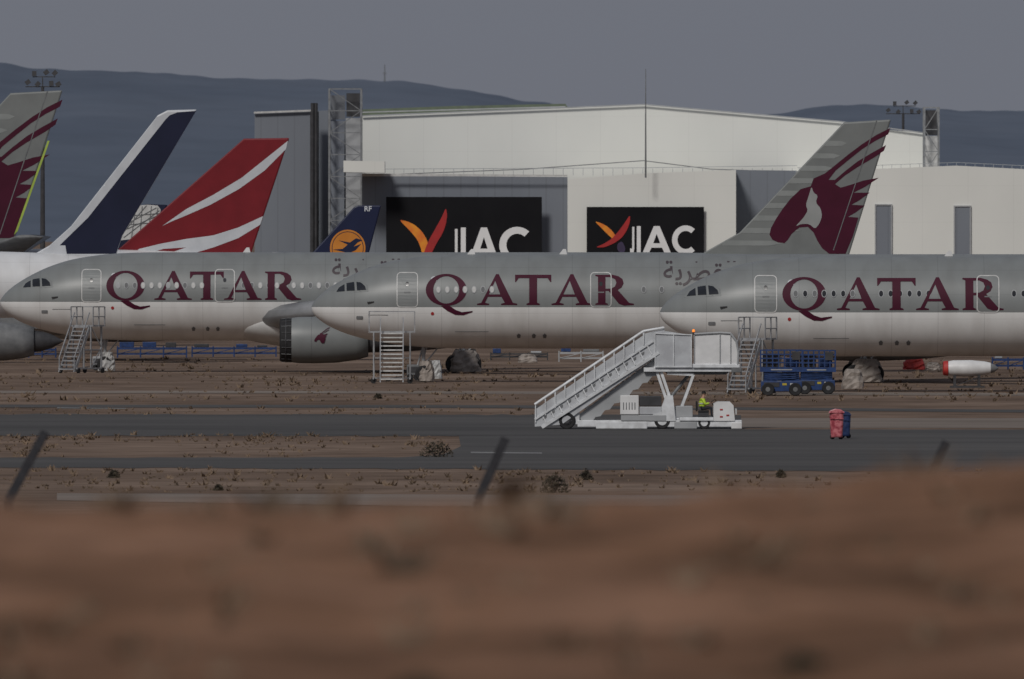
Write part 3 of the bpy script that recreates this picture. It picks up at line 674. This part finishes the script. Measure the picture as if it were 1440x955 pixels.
for a, b in zip(pr, pr[1:]): a, b = q(*a), q(*b); mb.tube((a[0],-1.08,a[1]),(b[0],-1.08,b[1]),.05,8)
mb.build('guard_rail', 'lgrey', hd)
tb(974,1040,512,517.5,-1.12,1.12,'platform_edge','twhite')
tb(1028,1043,517,524,-1.1,1.1,'rubber_bumper','mgrey')
tp([(934,523),(1026,523),(1020,527),(940,527)], -.8, .8, 'deck_beam', 'mgrey')
for y in (-.8, .8):
    mb = MB()
    for a, b in (((921,515),(946,590)),((927,515),(952,590)),((938,525),(975,527)),((975,527),(952,590))):
        a, b = q(*a), q(*b); mb.bar((a[0],y,a[1]),(b[0],y,b[1]),.13)
    mb.build('support_frame', 'twhite', tk)
for y in (-.3, .3):
    a, b = q(930,575), q(968,528); MB().tube((a[0],y,a[1]),(b[0],y,b[1]),.07,8).build('hydraulic_ram', 'steel', tk)
tb(812,1043,591,600.5,-1.0,1.0,'chassis','twhite')
tb(838,910,593,603,-1.03,-.6,'step_skirt','twhite'); tb(948,980,593,603,-1.03,-.6,'step_skirt','lgrey')
eb_ = tb(872,898,556,583,-1.1,-.2,'engine_box','white')
tb(873,937,583.5,592,-1.05,1.0,'deck_plate','lgrey')
tb(899,930,557,571,-1.0,.9,'power_pack','dgrey'); tb(899,930,572,583,-1.02,.9,'power_pack_cover','tpanel')
for i in range(5): a, b = q(876+4*i,566), q(877.2+4*i,576); MB().box(a[0],b[0],-1.115,-1.102,b[1],a[1]).build('vent_slot','mgrey',eb_)
tp([(912,592),(918,583),(930,580),(930,572),(936,556),(946,556),(950,592)], -1.04, -.7, 'fender', 'twhite')
tb(955,1003,587,592,-1.08,1.05,'cab_floor','twhite')
tb(950,974,571,587,-.9,.9,'cab_rear_box','lgrey')
co = tp([(1003,592),(1003,568),(1009,565),(1026,565),(1031,570),(1033,592)], -1.05, 1.05, 'front_console', 'white')
for x, y in ((1012,575),(1021,583),(1012,585)): a, b = q(x,y+2), q(x+4,y); MB().box(a[0],b[0],-1.07,-1.052,a[1],b[1]).build('red_marking','bred',co)
tb(1028,1043,594,603,-1.05,1.05,'front_bumper','white')
tb(1033.5,1036,575,583,-.9,-.6,'headlamp','cover',co,.01); tb(1033.5,1036,575,583,.6,.9,'headlamp','cover',co,.01)
for px in (797, 931, 990):
    for y in (-.86, .86):
        r = .40 if px < 980 else .30
        x = q(px,600)[0]; w = MB().lathe([(-.14,r*.55),(-.15,r*.9),(-.1,r),(.1,r),(.15,r*.9),(.14,r*.55)], (x,y,r), 28, 'y').build('wheel', 'black', tk)
        MB().lathe([(-.12,.01),(-.13,r*.3),(-.10,r*.5),(.1,r*.5)], (x,y,r), 20, 'y').build('rim', 'dgrey', w)
tb(800,815,578,597,-.9,-.6,'rear_outrigger','twhite')
SY = -.78
sx, sz = q(989,577)
MB().box(sx-.25, sx+.25, SY-.22, SY+.25, sz-.36, sz-.1).build('seat_base', 'dgrey', tk)
MB().box(sx-.25, sx+.25, SY-.25, SY+.25, sz-.10, sz).build('seat', 'black', tk, bevel=.03)
MB().box(sx-.36, sx-.27, SY-.25, SY+.25, sz-.05, sz+.42).build('seat_back', 'black', tk, bevel=.03)
a = q(1003,572); swx, swz = a[0]-.04, a[1]+.22
mb = MB(); n = 20; ax = Vector((-.55,0,.83)).normalized(); u1 = Vector((0,1,0)); u2 = ax.cross(u1); c0 = Vector((swx-.06,SY,swz))
pts = [c0+(u1*math.cos(2*math.pi*i/n)+u2*math.sin(2*math.pi*i/n))*.18 for i in range(n)]
for i in range(n): mb.tube(pts[i], pts[(i+1)%n], .016, 6)
mb.tube(c0, c0-ax*.35, .025, 6).tube(pts[0], pts[n//2], .012, 5)
mb.build('steering_wheel', 'black', tk)
bx, bz = q(975,468); bn = MB().tube((bx,-1.0,bz-.1),(bx,-1.0,bz+.03),.05,10).build('beacon_base', 'dgrey', tk)
MB().lathe([(.03,.065),(.12,.06),(.15,.04),(.16,.005)], (bx,-1.0,bz), 14, 'z').build('beacon_lamp', 'beacon', bn, smooth=True)

# ---------------------------------------------------------------- driver
def skin_mesh(verts, edges, radii, root=0, sub=2):
    me = bpy.data.meshes.new('sk'); me.from_pydata(verts, edges, [])
    o = bpy.data.objects.new('sk', me); C.objects.link(o)
    sm = o.modifiers.new('s', 'SKIN'); sm.use_smooth_shade = True
    for i, r in enumerate(radii):
        me.skin_vertices[0].data[i].radius = (r, r)
        me.skin_vertices[0].data[i].use_root = (i == root)
    sb = o.modifiers.new('u', 'SUBSURF'); sb.levels = sub; sb.render_levels = sub
    dg = bpy.context.evaluated_depsgraph_get(); dg.update()
    m2 = bpy.data.meshes.new_from_object(o.evaluated_get(dg)); bpy.data.objects.remove(o)
    return m2
pv = [(0,0,.10),(0,0,.26),(.02,0,.44),(.04,0,.56),(.06,0,.64),(.085,0,.74),(.09,0,.83),
      (0,-.10,.08),(.42,-.13,.13),(.44,-.13,-.24),(.58,-.13,-.29),
      (0,.10,.08),(.42,.13,.13),(.44,.13,-.24),(.58,.13,-.29),
      (.03,-.18,.52),(.14,-.23,.27),(.34,-.17,.33),(.40,-.15,.35),
      (.03,.18,.52),(.14,.23,.27),(.34,.17,.33),(.40,.15,.35),
      (.19,0,.73)]
pe = [(0,1),(1,2),(2,3),(3,4),(4,5),(5,6),(0,7),(7,8),(8,9),(9,10),(0,11),(11,12),(12,13),(13,14),(3,15),(15,16),(16,17),(17,18),(3,19),(19,20),(20,21),(21,22),(5,23)]
pr_ = [.14,.125,.14,.11,.052,.085,.075,.09,.065,.048,.04,.09,.065,.048,.04,.062,.048,.032,.036,.062,.048,.032,.036,.016]
base = skin_mesh(pv, pe, pr_)
bmB = bmesh.new(); bmB.from_mesh(base)
for sgn in (-1, 1):
    for k in range(5):
        y = sgn*(.125+.018*k) if k < 4 else sgn*.10
        ln = (.9,1.0,.95,.75,.7)[k]
        fv = [(.41,y,.355),(.41+.045*ln,y,.365),(.41+.065*ln,y,.335),(.41+.045*ln,y,.315)]
        fm = skin_mesh(fv, [(0,1),(1,2),(2,3)], [.010,.009,.008,.007], 0, 1); bmB.from_mesh(fm)
me = bpy.data.meshes.new('person'); bmB.to_mesh(me); bmB.free()
for m in ('skin','cloth','black'): me.materials.append(M[m])
for p in me.polygons:
    c_ = p.center; p.use_smooth = True
    p.material_index = 2 if c_.z < -.20 else 1 if c_.z < .24 and abs(c_.y) < .21 and c_.x < .6 and not (c_.x > .3 and c_.z > .27) else 0
per = bpy.data.objects.new('person', me); C.objects.link(per); per.location = (tk.location.x+sx-.06, YT+SY, sz)
tag(per, 'person in yellow high-visibility jacket and dark trousers sitting at the wheel of the stairs truck', 'person')
jm = skin_mesh([pv[i] for i in (0,1,2,3,15,16,17,19,20,21)], [(0,1),(1,2),(2,3),(3,4),(4,5),(5,6),(3,7),(7,8),(8,9)], [.175,.165,.18,.135,.088,.072,.052,.088,.072,.052])
jm.materials.clear(); jm.materials.append(M['hivis']); jo = bpy.data.objects.new('jacket', jm); C.objects.link(jo); jo.parent = per
MB().lathe([(.0,.181),(.0,.186),(.05,.186),(.05,.181)], (.0,0,.29), 20, 'z').build('reflective_band', 'cover', jo)
hm = MB().lathe([(-.02,.098),(.02,.103),(.06,.095),(.10,.065),(.12,.02),(.122,.002)], (.072,0,.78), 18, 'z').build('hair', 'hair', per, smooth=True)
for y in (-.035,.035): MB().lathe([(-.01,.001),(-.007,.012),(.007,.012),(.01,.001)], (.168,y,.765), 8, 'x').build('eye', 'black', per)
for y in (-.088,.088): MB().lathe([(-.03,.004),(0,.022),(.03,.004)], (.08,y,.75), 8, 'z').build('ear', 'skin', per)
MB().box(.160,.174,-.025,.025,.695,.705).build('mouth', 'maroon', per)

# ---------------------------------------------------------------- bins
def bin_(label, px, Y, w, h, mat, lid):
    t = thing('waste_bin', label, 'bin', (WX(px,Y), Y, 0))
    n = 24; rows = 11; vs = []
    for j in range(rows):
        z = .10+(h-.10)*j/(rows-1); sc = .80+.20*j/(rows-1)
        for i in range(n):
            a = 2*math.pi*i/n; ca, sa = math.cos(a), math.sin(a); e = 1/max(abs(ca),abs(sa)); e = 1+(e-1)*.75
            wv = 1+.09*random.uniform(-1,1)
            vs.append((w/2*sc*ca*e*wv*.93, w/2*sc*sa*e*wv*.93, z))
    fs = [(j*n+i, j*n+(i+1)%n, (j+1)*n+(i+1)%n, (j+1)*n+i) for j in range(rows-1) for i in range(n)]+[tuple(range(n))]
    MB().add(vs, fs).build('bin_body', mat, t, smooth=True)
    MB().prism([(-w*.52,h),(-w*.45,h+.09),(-w*.1,h+.17),(w*.28,h+.14),(w*.5,h+.04),(w*.53,h-.03),(-w*.54,h-.03)], -w*.52, w*.5).build('lid', lid, t, bevel=.04)
    for s in (-1, 1): MB().lathe([(-.03,.02),(-.03,.11),(.03,.11),(.03,.02)], (w*.28*s,w*.3,.11), 14, 'y').build('bin_wheel', 'black', t)
    MB().bar((-w*.45,-w*.50,h*.78),(w*.45,-w*.50,h*.78),.03).build('rim_bar', mat, t)
    return t
bin_('pink bin wrapped in film standing on the taxiway', 1176.5, 748, .66, 1.18, 'pink', 'pink')
bin_('dark blue bin standing just right of the pink one', 1189, 752, .48, 1.03, 'binblue', 'binblue')

# ---------------------------------------------------------------- distant equipment seen under the fuselages
def rack(label, x0, x1, py, h, mat='blue'):
    Y = GY(py); X0 = WX(x0,Y); w = WX(x1,Y)-X0; t = thing('equipment_rack', label, 'equipment rack', (X0, Y, 0))
    for y in (0, 1.2):
        for za, zb in ((h*.72,h*.9),(.2,.32)): MB().box(0, w, y, y+.1, za, zb).build('beam', mat, t)
    n = max(2, int(w/1.3)); mb = MB()
    for i in range(n+1):
        x = w*i/n
        for y in (-.02, 1.22): mb.bar((x,y,0),(x,y,h),.08)
        mb.bar((x,-.02,h*.85),(x,1.22,h*.85),.06)
        if i < n: mb.bar((x,-.02,.25),(x+w/n,-.02,h*.8),.05)
    mb.build('rack_frame', mat, t)
    for i in range(n):
        if random.random() < .7:
            x = w*i/n+.15; MB().box(x, x+w/n*random.uniform(.4,.8), .2, 1.0, h*.92, h*.92+random.uniform(.12,.4)).build('stored_part', random.choice(['dgrey','lgrey','mgrey','blue','blue']), t, bevel=.03)
    return t
rack('long low blue equipment rack under the leftmost fuselage, left length', 165, 262, 503, .8)
rack('long low blue equipment rack under the leftmost fuselage, right length', 270, 388, 502, .75)
rack('grey cage rack under the middle fuselage', 786, 848, 509, .75, 'lgrey')
rack('low dark rack left of the grey cage under the middle fuselage', 690, 770, 507, .55, 'dgrey')
rack('blue rack beneath the rightmost fuselage, near its wing root', 1396, 1440, 520, .8, 'blue')
rack('short blue rack at the far left edge under the engine', 40, 78, 503, .7)
def tarp_pile(label, px, py, w, h, mat):
    Y = GY(py)
    o = wrap(MB(), 0, 0, w/2, .5, h, 7, 18, .16).build('covered_equipment', mat, None); o.location = (WX(px,Y), Y, 0)
    return tag(o, label, 'covered equipment')
tarp_pile('red covered equipment heap left of the red-lipped engine', 1285, 521, 1.4, .75, 'tarpr')
tarp_pile('small dark tarpaulin heap beside the red heap', 1312, 522, .9, .5, 'tarp')
tarp_pile('pale tarpaulin heap near the middle nose wheel', 612, 534, .8, 1.1, 'tarpw')
tarp_pile('brown tarpaulin heap right of the blue lifts', 1199, 548, 1.2, 1.1, 'tarp')
tarp_pile('small white covered crate at left steps', 146, 523, .8, .4, 'tarpw')
tarp_pile('grey tarpaulin heap under the rear of the middle fuselage', 742, 511, 1.3, .55, 'tarp')
Y = 984.; ez = 1.13; en = thing('stored_engine', 'white engine cowling with red lip held on a low stand', 'engine', (WX(1326,Y), Y, 0))
MB().lathe([(.28,.40),(.6,.46),(1.6,.47),(2.4,.40),(2.75,.32)], (0,0,ez), 32).build('cowling', 'white', en, smooth=True)
MB().lathe([(.6,.32),(.1,.34),(0,.37),(.06,.41),(.30,.44)], (0,0,ez), 32).build('inlet_lip', 'tarpr', en, smooth=True)
MB().lathe([(2.75,.30),(3.0,.2),(3.2,.03)], (0,0,ez), 20).build('exhaust_cone', 'steel', en, smooth=True)
MB().box(.6,.75,-.35,.35,.1,ez-.42).box(2.0,2.15,-.35,.35,.1,ez-.40).box(.4,2.4,-.4,-.3,0,.12).box(.4,2.4,.3,.4,0,.12).bar((.6,-.35,.1),(2.1,-.35,ez-.5),.05).build('cradle', 'dgrey', en)
def cart(label, px, py, w, h, mat):
    Y = GY(py); t = thing('ground_cart', label, 'cart', (WX(px,Y), Y, 0))
    MB().box(0,w,0,.8,.3,h).build('cart_body', mat, t, bevel=.05)
    MB().box(w*.1,w*.9,-.02,-.003,h*.5,h*.85).build('cart_panel', 'dgrey', t)
    for x in (.2,w-.2):
        for y in (0,.8): MB().lathe([(-.06,.02),(-.06,.2),(.06,.2),(.06,.02)], (x,y,.2), 16, 'y').build('cart_wheel', 'black', t)
    MB().bar((0,.4,.3),(-.8,.4,.15),.05).build('tow_bar', 'dgrey', t)
cart('small pale service cart right of the leftmost steps', 130, 521, .6, .9, 'lgrey')
cart('dark service cart between the middle steps and wrapped wheels', 572, 535, .8, .95, 'mgrey')

# ---------------------------------------------------------------- ground, terrain
def sheet(name, pts, z, mat, world=False):
    P = [(*(p if world else G(*p)), z) for p in pts]
    tr = tessellate_polygon([[Vector((a, b, 0)) for a, b, _ in P]])
    return struct(MB().add(P, [tuple(t) for t in tr]).build(name, mat, None))
def soil(name, cols, s1, s2, stretch1=(1,1,1), bump=0, mulf=.8, mul=.6):
    m = bpy.data.materials.new(name); m.use_nodes = True; nt = m.node_tree; N = nt.nodes; L = nt.links; b = N['Principled BSDF']; b.inputs['Roughness'].default_value = .95
    b.inputs['Specular IOR Level'].default_value = .08
    tc = N.new('ShaderNodeTexCoord'); mp = N.new('ShaderNodeMapping'); mp.inputs['Scale'].default_value = stretch1; L.new(tc.outputs['Object'], mp.inputs[0])
    n1 = N.new('ShaderNodeTexNoise'); n1.inputs['Scale'].default_value = s1; n1.inputs['Detail'].default_value = 5; n1.inputs['Roughness'].default_value = .6; L.new(mp.outputs[0], n1.inputs['Vector'])
    n2 = N.new('ShaderNodeTexNoise'); n2.inputs['Scale'].default_value = s2; n2.inputs['Detail'].default_value = 4; L.new(mp.outputs[0], n2.inputs['Vector'])
    r1 = N.new('ShaderNodeValToRGB'); e = r1.color_ramp.elements; e[0].position = .34; e[1].position = .68; e[0].color = (*cols[0],1); e[1].color = (*cols[2],1)
    k = r1.color_ramp.elements.new(.5); k.color = (*cols[1],1)
    L.new(n1.outputs['Fac'], r1.inputs[0])
    r2 = N.new('ShaderNodeValToRGB'); r2.color_ramp.elements[0].position = .35; r2.color_ramp.elements[1].position = .6; r2.color_ramp.elements[0].color = (mul,mul,mul,1); L.new(n2.outputs['Fac'], r2.inputs[0])
    mx = N.new('ShaderNodeMix'); mx.data_type = 'RGBA'; mx.blend_type = 'MULTIPLY'; mx.inputs[0].default_value = mulf
    L.new(r1.outputs[0], mx.inputs[6]); L.new(r2.outputs[0], mx.inputs[7]); L.new(mx.outputs[2], b.inputs['Base Color'])
    if bump:
        bp = N.new('ShaderNodeBump'); bp.inputs['Strength'].default_value = bump; L.new(n1.outputs['Fac'], bp.inputs['Height']); L.new(bp.outputs[0], b.inputs['Normal'])
    return m
M['soil'] = soil('dry_soil', [(.125,.085,.062),(.190,.134,.100),(.270,.198,.152)], .05, .35, (1,.8,1))
M['asph'] = soil('taxiway_asphalt', [(.080,.078,.077),(.093,.090,.089),(.110,.106,.103)], .03, .15, (.5,1,1), mul=.78)
M['conc'] = soil('concrete_strip', [(.19,.16,.135),(.225,.19,.165),(.26,.22,.19)], .05, .3, (.5,1,1), mul=.8)
M['paint'] = mk('marking_paint', (.24,.24,.23), (.16,.16,.16), rough=.8, scale=.8)
M['mount'] = soil('mountain_hazed', [(.103,.126,.168),(.115,.139,.182),(.128,.152,.196)], .004, .02, (1,.4,2.5), mul=.9)  # blue of distance haze is painted into the hill colour, no volume
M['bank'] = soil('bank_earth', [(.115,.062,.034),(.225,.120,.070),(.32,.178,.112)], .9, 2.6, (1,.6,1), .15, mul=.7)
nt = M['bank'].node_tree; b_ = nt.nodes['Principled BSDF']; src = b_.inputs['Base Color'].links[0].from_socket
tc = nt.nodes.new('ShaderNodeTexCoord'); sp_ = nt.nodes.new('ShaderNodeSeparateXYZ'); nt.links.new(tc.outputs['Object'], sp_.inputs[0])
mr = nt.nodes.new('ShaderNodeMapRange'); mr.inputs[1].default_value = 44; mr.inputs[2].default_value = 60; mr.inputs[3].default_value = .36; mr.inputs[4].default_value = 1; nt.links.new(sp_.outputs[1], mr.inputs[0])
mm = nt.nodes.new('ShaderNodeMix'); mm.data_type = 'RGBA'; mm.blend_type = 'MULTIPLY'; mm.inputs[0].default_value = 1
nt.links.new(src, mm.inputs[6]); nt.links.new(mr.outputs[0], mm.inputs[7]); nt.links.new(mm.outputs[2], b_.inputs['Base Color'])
sheet('ground', [(-25000,100),(25000,100),(25000,30000),(-25000,30000)], 0, 'soil', True)
def wob(x0, x1, ya, yb, n, amp):   # worn, uneven edge between two pixels
    return [(x0+(x1-x0)*i/n, ya+(yb-ya)*i/n+amp*noise.noise(Vector((i*.9, ya*.1, 2)))) for i in range(n+1)]
sheet('taxiway', [(-3000,582)]+wob(-300,1042,582,584,60,1.6)+[(1042,613),(645,613)]+wob(640,-300,613.5,613,40,1.6)+[(-3000,613)], .012, 'asph')
sheet('taxiway_apron', [(645,613.1),(1042,613.1),(1042,604),(4500,608),(4500,668)]+wob(1700,-300,665,656,70,1.6)+[(-3000,656),(-3000,644)]+wob(-300,560,644,644,30,1.4)+[(622,640),(648,628)], .012, 'asph')
sheet('path', [(1042,588),(4500,593),(4500,605),(1042,602)], .012, 'conc')
sheet('path_near', [(80,694),(1000,697),(4500,700),(4500,712),(600,712),(80,704)], .012, 'conc')
sheet('taxiway_marking', [(662,636),(762,637),(762,638.6),(662,637.8)], .02, 'paint')
sheet('taxiway_marking_far', [(80,573.5),(180,574.5),(180,575.5),(80,574.7)], .02, 'paint')
sheet('dirt_track', [(-3000,566),(700,570),(1500,577),(4500,580),(4500,584),(1500,581),(700,574),(-3000,570)], .012, 'asph')
sheet('dirt_strip', [(-3000,548),(500,550),(1500,553),(4500,556),(4500,560),(1500,557),(500,553.5),(-3000,552)], .012, 'conc')
rid = [(-9000,170),(-5000,120),(-2500,60),(-800,95),(-200,70),(0,88),(60,97),(180,100),(330,110),(480,112),(560,113),(640,124),(740,141),(850,160),(950,172),(1090,160),(1160,149),(1220,146),(1300,151),(1350,156),(1440,155),(1700,150),(2200,120),(4000,150),(9000,200)]
def ridge(px):
    for (a, ya), (b, yb) in zip(rid, rid[1:]):
        if a <= px <= b: u = (px-a)/(b-a); u = u*u*(3-2*u)*.4+u*.6; return ya+(yb-ya)*u
    return 200
mb = MB(); ny = 26; YM0, YM1 = 9000., 12000.; vs = []
pxs = [-9000+ i*(8600/60) for i in range(60)]+[-400+i*(2300/300) for i in range(300)]+[1900+i*(7100/60) for i in range(61)]
for j in range(ny+1):
    u = j/ny*1.25
    for px in pxs:
        Yj = YM0+(YM1-YM0)*u; X = WX(px, YM1); zr = WZ(ridge(px), YM1)
        n_ = noise.noise(Vector((X*.006, Yj*.0016, 0)))*.5+noise.noise(Vector((X*.02, Yj*.004, 3)))*.2
        hgt = zr*(min(u,1)**.8 if u <= 1 else 1-(u-1)*2)+ (n_*15*min(1,u*4)*max(0,1-u) if u < 1 else 0)
        if abs(u-1) < .03: hgt = zr+noise.noise(Vector((X*.06,0,9)))*1.2
        vs.append((X, Yj, hgt))
w_ = len(pxs)
mb.add(vs, [(j*w_+i, j*w_+i+1, (j+1)*w_+i+1, (j+1)*w_+i) for j in range(ny) for i in range(w_-1)])
struct(mb.build('hills', 'mount', None, smooth=True))
o = MB().tube((0,0,0),(0,0,12),.5,6,.25).tube((-1.5,0,6),(1.5,0,6),.25,5).build('radio_mast', 'mgrey', None); o.location = (WX(541,12000), 12000, WZ(113,12000)-1); tag(o, 'tiny radio mast on the distant ridge', 'mast')

def bankz(x, y):
    if y < 70: z = 7.72+(8.315-7.72)*max(0,(y-46)/24)**.9 if y > 46 else 7.72-(46-y)*.004
    elif y < 250: z = 8.315-(y-70)/180*4.86
    elif y < 390: z = 3.455*(1-(y-250)/140)
    else: z = -.3
    if 30 < y < 110:
        z += .055*noise.noise(Vector((x*1.6, y*.35, 1)))+.03*noise.noise(Vector((x*5, y*1.2, 4)))+.12*max(-1.2,min(1.6,(x-.8)/1.2))*max(0,min(1,(y-55)/15))*(1 if x > .8 else .1)
    return z
vs = []; xs = [-90,-60,-40,-25,-15]+[-10+i*.125 for i in range(161)]+[15,25,40,60,90]; ys = [20+i*.8 for i in range(113)]+[112,120,140,170,210,250,290,330,370,392,400]
for y in ys:
    for x in xs: vs.append((x, y, bankz(x, y)))
w_ = len(xs)
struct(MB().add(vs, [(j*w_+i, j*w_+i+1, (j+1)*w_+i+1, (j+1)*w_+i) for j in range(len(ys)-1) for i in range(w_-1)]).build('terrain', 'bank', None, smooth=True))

for k, (xb, yb, xt, yt, lab) in enumerate(((12,703,64,607,'leaning dark fence post arm at the left'),(672,703,711,616,'leaning dark fence post arm in the centre'),(1308,668,1331,621,'leaning dark fence post arm at the right'))):
    Y = 270.0; t = thing('fence_post', lab, 'fence post', (WX(xb,Y), Y, bankz(0,Y)-.2), 'fence posts in front of the taxiway'); zb = t.location.z
    a = (0, WZ(yb,Y)-zb); b = (WX(xt,Y)-WX(xb,Y), WZ(yt,Y)-zb)
    MB().box(-.07,.07,-.07,.07,0,a[1]).build('post_shaft', 'concrete', t)
    MB().bar((a[0],0,a[1]),(b[0],0,b[1]),.135).build('post_arm', 'concrete', t)

# ---------------------------------------------------------------- tufts (uncountable) and shrubs
def tuftfield(name, n, area, size, mat, label, zf=lambda x, y: 0, blades=7):
    mb = MB(); k = 0
    while k < n:
        x, y = area()
        if zf is not bankz and noise.noise(Vector((x*.12, y*.012, 5)))+random.uniform(-.35,.35) < 0: continue
        k += 1
        s = random.uniform(*size)*random.choice((.5,.7,.8,1,1.5)); z = zf(x, y)
        for b in range(blades):
            a = random.uniform(0, 2*math.pi); dx, dy = math.cos(a)*s, math.sin(a)*s; w = s*.22; h = s*random.uniform(.4,1)
            ox, oy = x+random.uniform(-s,s)*.4, y+random.uniform(-s,s)*.4
            mb.add([(ox-w,oy,z-.01),(ox+w,oy,z-.01),(ox+dx*.8,oy+dy*.8,z+h)], [(0,1,2)])
    o = mb.build(name, mat, None); o['kind'] = 'stuff'; o['label'] = label; o['category'] = 'grass'; return o
def area_px(y0, y1, x0=-250, x1=1690):
    def f():
        py = random.uniform(y0, y1); px = random.uniform(x0, x1); return G(px, py)
    return f
tuftfield('grass', 1900, area_px(505, 566), (.10,.24), 'tuft', 'dry low tufts scattered on the soil around the parked airliners')
tuftfield('grass', 200, area_px(574, 584, -250, 1000), (.08,.18), 'tuft', 'thin line of dry tufts along the far taxiway edge')
tuftfield('grass', 520, area_px(612, 643, -250, 628), (.07,.2), 'tuft', 'dry tufts on the dirt strip between the taxiways')
tuftfield('grass', 750, area_px(660, 693), (.07,.19), 'tuft', 'dry tufts on the dirt just beyond the near bank')
def bank_area(): return random.uniform(-5,5), random.uniform(42,74)
tuftfield('grass', 420, bank_area, (.05,.12), 'tuft', 'blurred dry scrub growing on the near earth bank', bankz)
def shrub(label, px, py, w, h, n=260, mat='shrub', pos=None, s=.07):
    x, y = pos[:2] if pos else G(px, py); t = thing('shrub', label, 'shrub', (x, y, pos[2] if pos else 0)); mb = MB()
    for _ in range(n):
        a = random.uniform(0, 2*math.pi); r = random.uniform(0,1)**.6; u = random.uniform(0,1)
        px_ = w/2*r*math.cos(a)*(1-.5*u*u); py_ = w/2*r*math.sin(a)*(1-.5*u*u); pz = h*u*(1-.3*r)*random.uniform(.75,1.1)
        v = [(px_+random.uniform(-s,s), py_+random.uniform(-s,s), max(0,pz)+random.uniform(-s,s)) for _ in range(3)]
        mb.add(v, [(0,1,2)])
    mb.build('foliage', mat, t)
    mb = MB()
    for _ in range(9):
        a = random.uniform(0, 2*math.pi); mb.tube((0,0,0),(w*.35*math.cos(a),w*.35*math.sin(a),h*.7),.015 if s > .05 else .004,4,.003)
    mb.build('stem', 'dgrey', t)
shrub('round dry brown bush, widest, below the stairs truck', 780, 693, 1.1, .75, 500, 'shrub')
shrub('small dark bush right of the round brown bush', 824, 675, .55, .42)
shrub('small dark bush near the leaning left post', 160, 672, .5, .32)
shrub('tiny dark bush on the near dirt strip, left of centre', 307, 690, .35, .25)
shrub('wide dry bush at the tip of the dirt strip beside the taxiway', 614, 643, 1.6, .7, 500, 'shrub')
shrub('small dark bush in front of the middle maintenance steps', 532, 561, .5, .35)
shrub('small dark bush at the right of the near dirt strip', 1098, 672, .45, .3)
M['scrubg'] = mk('scrub_green', (.036,.040,.022), (.022,.024,.015), rough=.95, scale=6)
for lab, px, py, yy, w, h in (('blurred green scrub in the middle of the near bank', 590, 812, 55, .20, .07), ('blurred dark scrub at bottom right of the near bank', 850, 955, 46, .34, .10), ('blurred dark scrub at the right of the near bank', 1130, 800, 56, .18, .06)):
    x = WX(px, yy); shrub(lab, 0, 0, w, h, 240, 'scrubg', (x, yy, bankz(x, yy)), .018)

# ---------------------------------------------------------------- light, world, camera
EL, AZ = math.radians(40), math.radians(-157)
sd = Vector((math.sin(AZ)*math.cos(EL), math.cos(AZ)*math.cos(EL), math.sin(EL)))
sl = bpy.data.lights.new('sun', 'SUN'); sl.energy = 1.75; sl.angle = math.radians(11); sl.color = (1,.965,.92)
so = bpy.data.objects.new('sun', sl); C.objects.link(so); so.rotation_euler = sd.to_track_quat('Z', 'Y').to_euler()
w = bpy.data.worlds.new('World'); bpy.context.scene.world = w; w.use_nodes = True; N = w.node_tree.nodes; L = w.node_tree.links
bg = N['Background']; sk = N.new('ShaderNodeTexSky'); sk.sky_type = 'NISHITA'; sk.sun_disc = False; sk.sun_elevation = EL; sk.sun_rotation = AZ; sk.dust_density = 3
mx = N.new('ShaderNodeMix'); mx.data_type = 'RGBA'; mx.inputs[0].default_value = .9; mx.inputs[7].default_value = (1.74,1.85,2.22,1)
L.new(sk.outputs[0], mx.inputs[6]); L.new(mx.outputs[2], bg.inputs['Color']); bg.inputs['Strength'].default_value = .092
cd = bpy.data.cameras.new('camera'); cd.lens = 600; cd.sensor_width = 36; cd.clip_start = 1; cd.clip_end = 60000
cd.dof.use_dof = True; cd.dof.focus_distance = 900; cd.dof.aperture_fstop = 5.6
co_ = bpy.data.objects.new('camera', cd); C.objects.link(co_); co_.location = (0,0,H); co_.rotation_euler = (math.pi/2-math.atan(162.5/F), 0, 0)
bpy.context.scene.camera = co_
vs_ = bpy.context.scene.view_settings; vs_.view_transform = 'Standard'; vs_.look = 'None'; vs_.exposure = 0; vs_.gamma = 1
